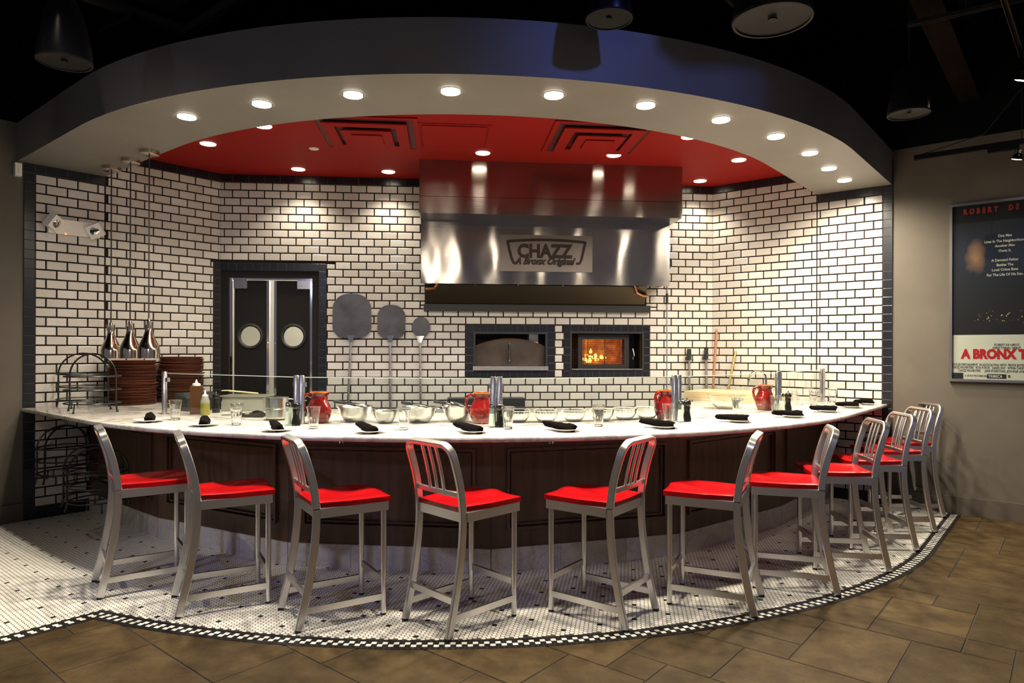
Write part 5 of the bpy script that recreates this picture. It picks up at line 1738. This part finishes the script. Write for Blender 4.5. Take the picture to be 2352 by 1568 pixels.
x_, z_ = pxz(2216, 864); ptx('A SAVOY PICTURES RELEASE', .022, 'poster_ink', x_, z_, 0, .7)
x_, z_ = pxz(2267, 867); 
MB().box(x_, x_ + .135, TY, -.0121, z_ - .006, z_ + .032).build('logo_block', 'poster_ink', t, smooth=0)
text('lettering', 'TRIBECA', .032, 'poster_white', t, (x_ + .008, TY - .0008, z_ + .002), TR, .0004, .0006, 'LEFT', 0, .80)
x_, z_ = pxz(2186, 867); MB().box(x_, x_ + .085, TY, -.0121, z_ - .008, z_ + .045).build('logo_block', 'poster_ink', t, smooth=0)
x_, z_ = pxz(2315, 867); ptx('R', .032, 'poster_ink', x_, z_, .001)
MB().box(X0, X1, -.020, -.018, Z0_, Z1_).build('glazing', 'pane_glass', t, smooth=0)

# ================================================================ CEILING FITTINGS
def speaker(label, x, y, wpx, dia, tilt=0):
    d = dia * FPX / wpx
    ux, uy = unroll(x, y)
    v = Vector(((ux - 1176) / FPX * d, d)); z = EYE - (uy - 802) / FPX * d
    t = thing('pendant_speaker', label, 'speaker', (v.x, v.y, z), 0, 'black pendant speakers')
    r = dia / 2
    MB().lathe([(r * .96, 0), (r, .004), (r, .02), (r * .97, .06), (r * .86, .16), (r * .66, .26), (r * .40, .32), (0, .34)], 36).build('bell', 'bell_black', t)
    MB().lathe([(r * .93, -.003), (r * 1.0, -.003), (r * 1.02, .006), (r * .93, .006)], 36, close=True).build('rim', 'grille', t)
    MB().lathe([(0, .012), (r * .5, .010), (r * .93, .002)], 36).build('grille', 'grille', t)
    MB().lathe([(0, .006), (r * .12, .006), (r * .12, .0), (0, .0)], 20, (0, 0, .0)).build('tweeter', 'grille', t)
    MB().tube([(0, 0, .33), (0, 0, Z_CEIL - z)], .004, 6).build('cable', 'rubber', t)
speaker('black bell shaped pendant speaker at the upper left', 148, 143, 113, .25)
speaker('black pendant speaker in front of the top of the soffit', 1399, 44, 108, .25)
speaker('largest black pendant speaker, at the top right of centre', 1774, 47, 176, .30)
speaker('far black pendant speaker near the right end of the soffit', 2087, 262, 88, .25)

# hanging panel duct at the upper left
zc = 3.70
c = at(434, 88, zc)
t = thing('ceiling_duct', 'dark square duct panel hanging from the black ceiling at upper left', 'duct', (c.x, c.y, zc), ang(LV))
MB().box(0, 1.5, 0, 1.5, .06, .40).build('box', 'black_paint', t, smooth=0)
mb = MB()
for a, b, c_, d_ in ((0, 1.5, 0, .06), (0, 1.5, 1.44, 1.5), (0, .06, .06, 1.44), (1.44, 1.5, .06, 1.44)):
    mb.box(a, b, c_, d_, 0, .06)
mb.build('rim', 'duct_rim', t, smooth=0)
MB().box(.22, 1.28, .22, 1.28, .03, .058).build('inner_panel', 'duct_rim', t, smooth=0)
for sx_ in (.1, 1.4):
    MB().tube([(sx_, .1, .40), (sx_, .1, Z_CEIL - zc)], .005, 6).build('hanger', 'rubber', t)

# joists of the open ceiling
for i, (q, z, wd) in enumerate(((6.02, 3.62, .16), (6.62, 3.60, .22), (7.5, 3.62, .16), (2.2, 3.75, .16), (3.0, 3.75, .16))):
    n_ = ['ceiling joist nearest the corner at the right', 'broad brown ceiling joist at the upper right', 'ceiling joist nearest the viewer at the right', 'dark ceiling joist at the far left', 'dark ceiling joist right of the far left one'][i]
    p0 = .02 if q > 5 else 5.9
    v = W(p0, q)
    tag(MB().box(0, 4.2, -wd / 2, wd / 2, 0, .26).build('ceiling_joist', 'beam_wood', None, (v.x, v.y, z), (0, 0, ang(LV)), 0), n_, 'joist', 'joists of the open ceiling')

def strut(label, a, b, sec=.03):
    a, b = Vector(a), Vector(b)
    d = b - a; ln = d.length
    t = thing('strut_channel', label, 'strut', a, 0, 'slotted struts under the ceiling')
    t.rotation_euler = d.to_track_quat('X', 'Z').to_euler()
    MB().box(0, ln, -sec / 2, -sec / 2 + .004, 0, sec).box(0, ln, sec / 2 - .004, sec / 2, 0, sec).box(0, ln, -sec / 2, sec / 2, sec - .004, sec).build('channel', 'oven_steel', t, smooth=0)
    n = int(ln / .14)
    for k in range(min(n, 14)):
        MB().box(.04 + k * .14, .11 + k * .14, -sec / 2 - .0015, -sec / 2, sec * .3, sec * .7).build('slot', 'soot_black', t, smooth=0)
    MB().tube([(ln * .4, 0, sec), (ln * .4, 0, .72)], .004, 6).build('threaded_rod', 'oven_steel', t)
a = at(2085, 62, 3.52); b = at(2352, 2, 3.52)
strut('slotted steel strut crossing the upper right corner', (a.x, a.y, 3.52), (b.x + .3 * (b.x - a.x), b.y + .3 * (b.y - a.y), 3.52))
a = at(2306, 2, 3.40); b = at(2350, 140, 3.40)
strut('slotted steel strut running down to the upper track lamp', (a.x - .3 * (b.x - a.x), a.y - .3 * (b.y - a.y), 3.40), (b.x, b.y, 3.40))
a = at(230, 78, 3.62); b = at(310, 40, 3.62)
strut('short slotted strut beside the duct at the upper left', (a.x, a.y, 3.62), (b.x, b.y, 3.62))

# track with lamp heads along the right wall
def track_head(t, loc, target, watts, size, rad=.05):
    M = Matrix.Translation(loc) @ (Vector(target) - Vector(loc)).to_track_quat('-Z', 'Y').to_matrix().to_4x4()
    o = MB().lathe([(0, .075), (.018, .075), (.020, .05), (rad * .8, .03), (rad, 0), (rad * .94, 0), (rad * .7, .028), (0, .045)], 24).build('lamp_head', 'smoked_chrome', t)
    o.matrix_local = M
    e = MB().lathe([(0, -.004), (rad * .6, -.002), (rad * .85, .004), (rad * .5, .02), (0, .02)], 20).build('bulb', 'lamp_lens', o)
    d = bpy.data.lights.new('track_beam', 'SPOT'); d.energy = watts; d.color = WARM; d.spot_size = math.radians(size); d.spot_blend = .7; d.shadow_soft_size = .03
    s_ = bpy.data.objects.new('track_beam', d); COL.objects.link(s_); s_.parent = o; s_.location = (0, 0, -.02)
ta, tz = right_uz(2100, 363, .35); tb, _ = right_uz(2352, 330, .35)
t = thing('light_track', 'black light track with small lamp heads along the right wall', 'track light', (RO.x, RO.y, 0), ang(RU))
MB().box(ta, tb + 1.2, -.37, -.335, tz - .02, tz + .02).build('rail', 'bell_black', t, smooth=0)
hu, hz = right_uz(2335, 366, .35)
MB().box(hu - .19, hu + .02, -.375, -.33, tz - .055, tz - .02).build('adapter', 'bell_black', t, smooth=0)
MB().tube([(hu, -.35, tz - .05), (hu, -.35, hz + .03)], .008, 8).build('stem', 'bell_black', t)
track_head(t, (hu, -.35, hz), (hu - .55, 0, .9), 5, 80)
track_head(t, (hu + .9, -.35, hz), (hu + .2, 0, 1.2), 5, 80)
MB().tube([(ta + .05, -.35, tz + .02), (ta + .5, -.38, tz + .10), (ta + .85, -.36, tz + .55), (ta + .9, -.35, Z_CEIL)], .006, 6).build('feed_cable', 'rubber', t)
MB().tube([(ta + .75, -.35, tz + .02), (ta + .75, -.35, Z_CEIL)], .004, 6).build('hanger', 'rubber', t)
v = at(2346, 185, 3.2)
t = thing('upper_track_lamp', 'bright lamp head hanging under the strut at the right edge', 'track light', (v.x, v.y, 3.2))
track_head(t, (0, 0, 0), (-.25, .7, -1.9), 22, 75, .05)
MB().tube([(0, 0, .06), (0, 0, .24)], .012, 8).build('stem', 'bell_black', t)
# slim diffuser panel at the top edge
v = at(1690, 12, 3.55)
t = thing('ceiling_diffuser', 'pale edged ceiling diffuser cut off by the top of the picture', 'diffuser', (v.x, v.y, 3.55), ang(RV))
MB().box(-.02, .62, -.6, .0, 0, .02).build('panel', 'black_paint', t, smooth=0)
MB().box(-.02, .62, -.02, .0, -.012, 0).box(-.02, 0, -.6, -.02, -.012, 0).build('edge', 'oven_steel', t, smooth=0)
MB().tube([(.3, -.3, .02), (.3, -.3, Z_CEIL - 3.55)], .004, 6).build('hanger', 'rubber', t)
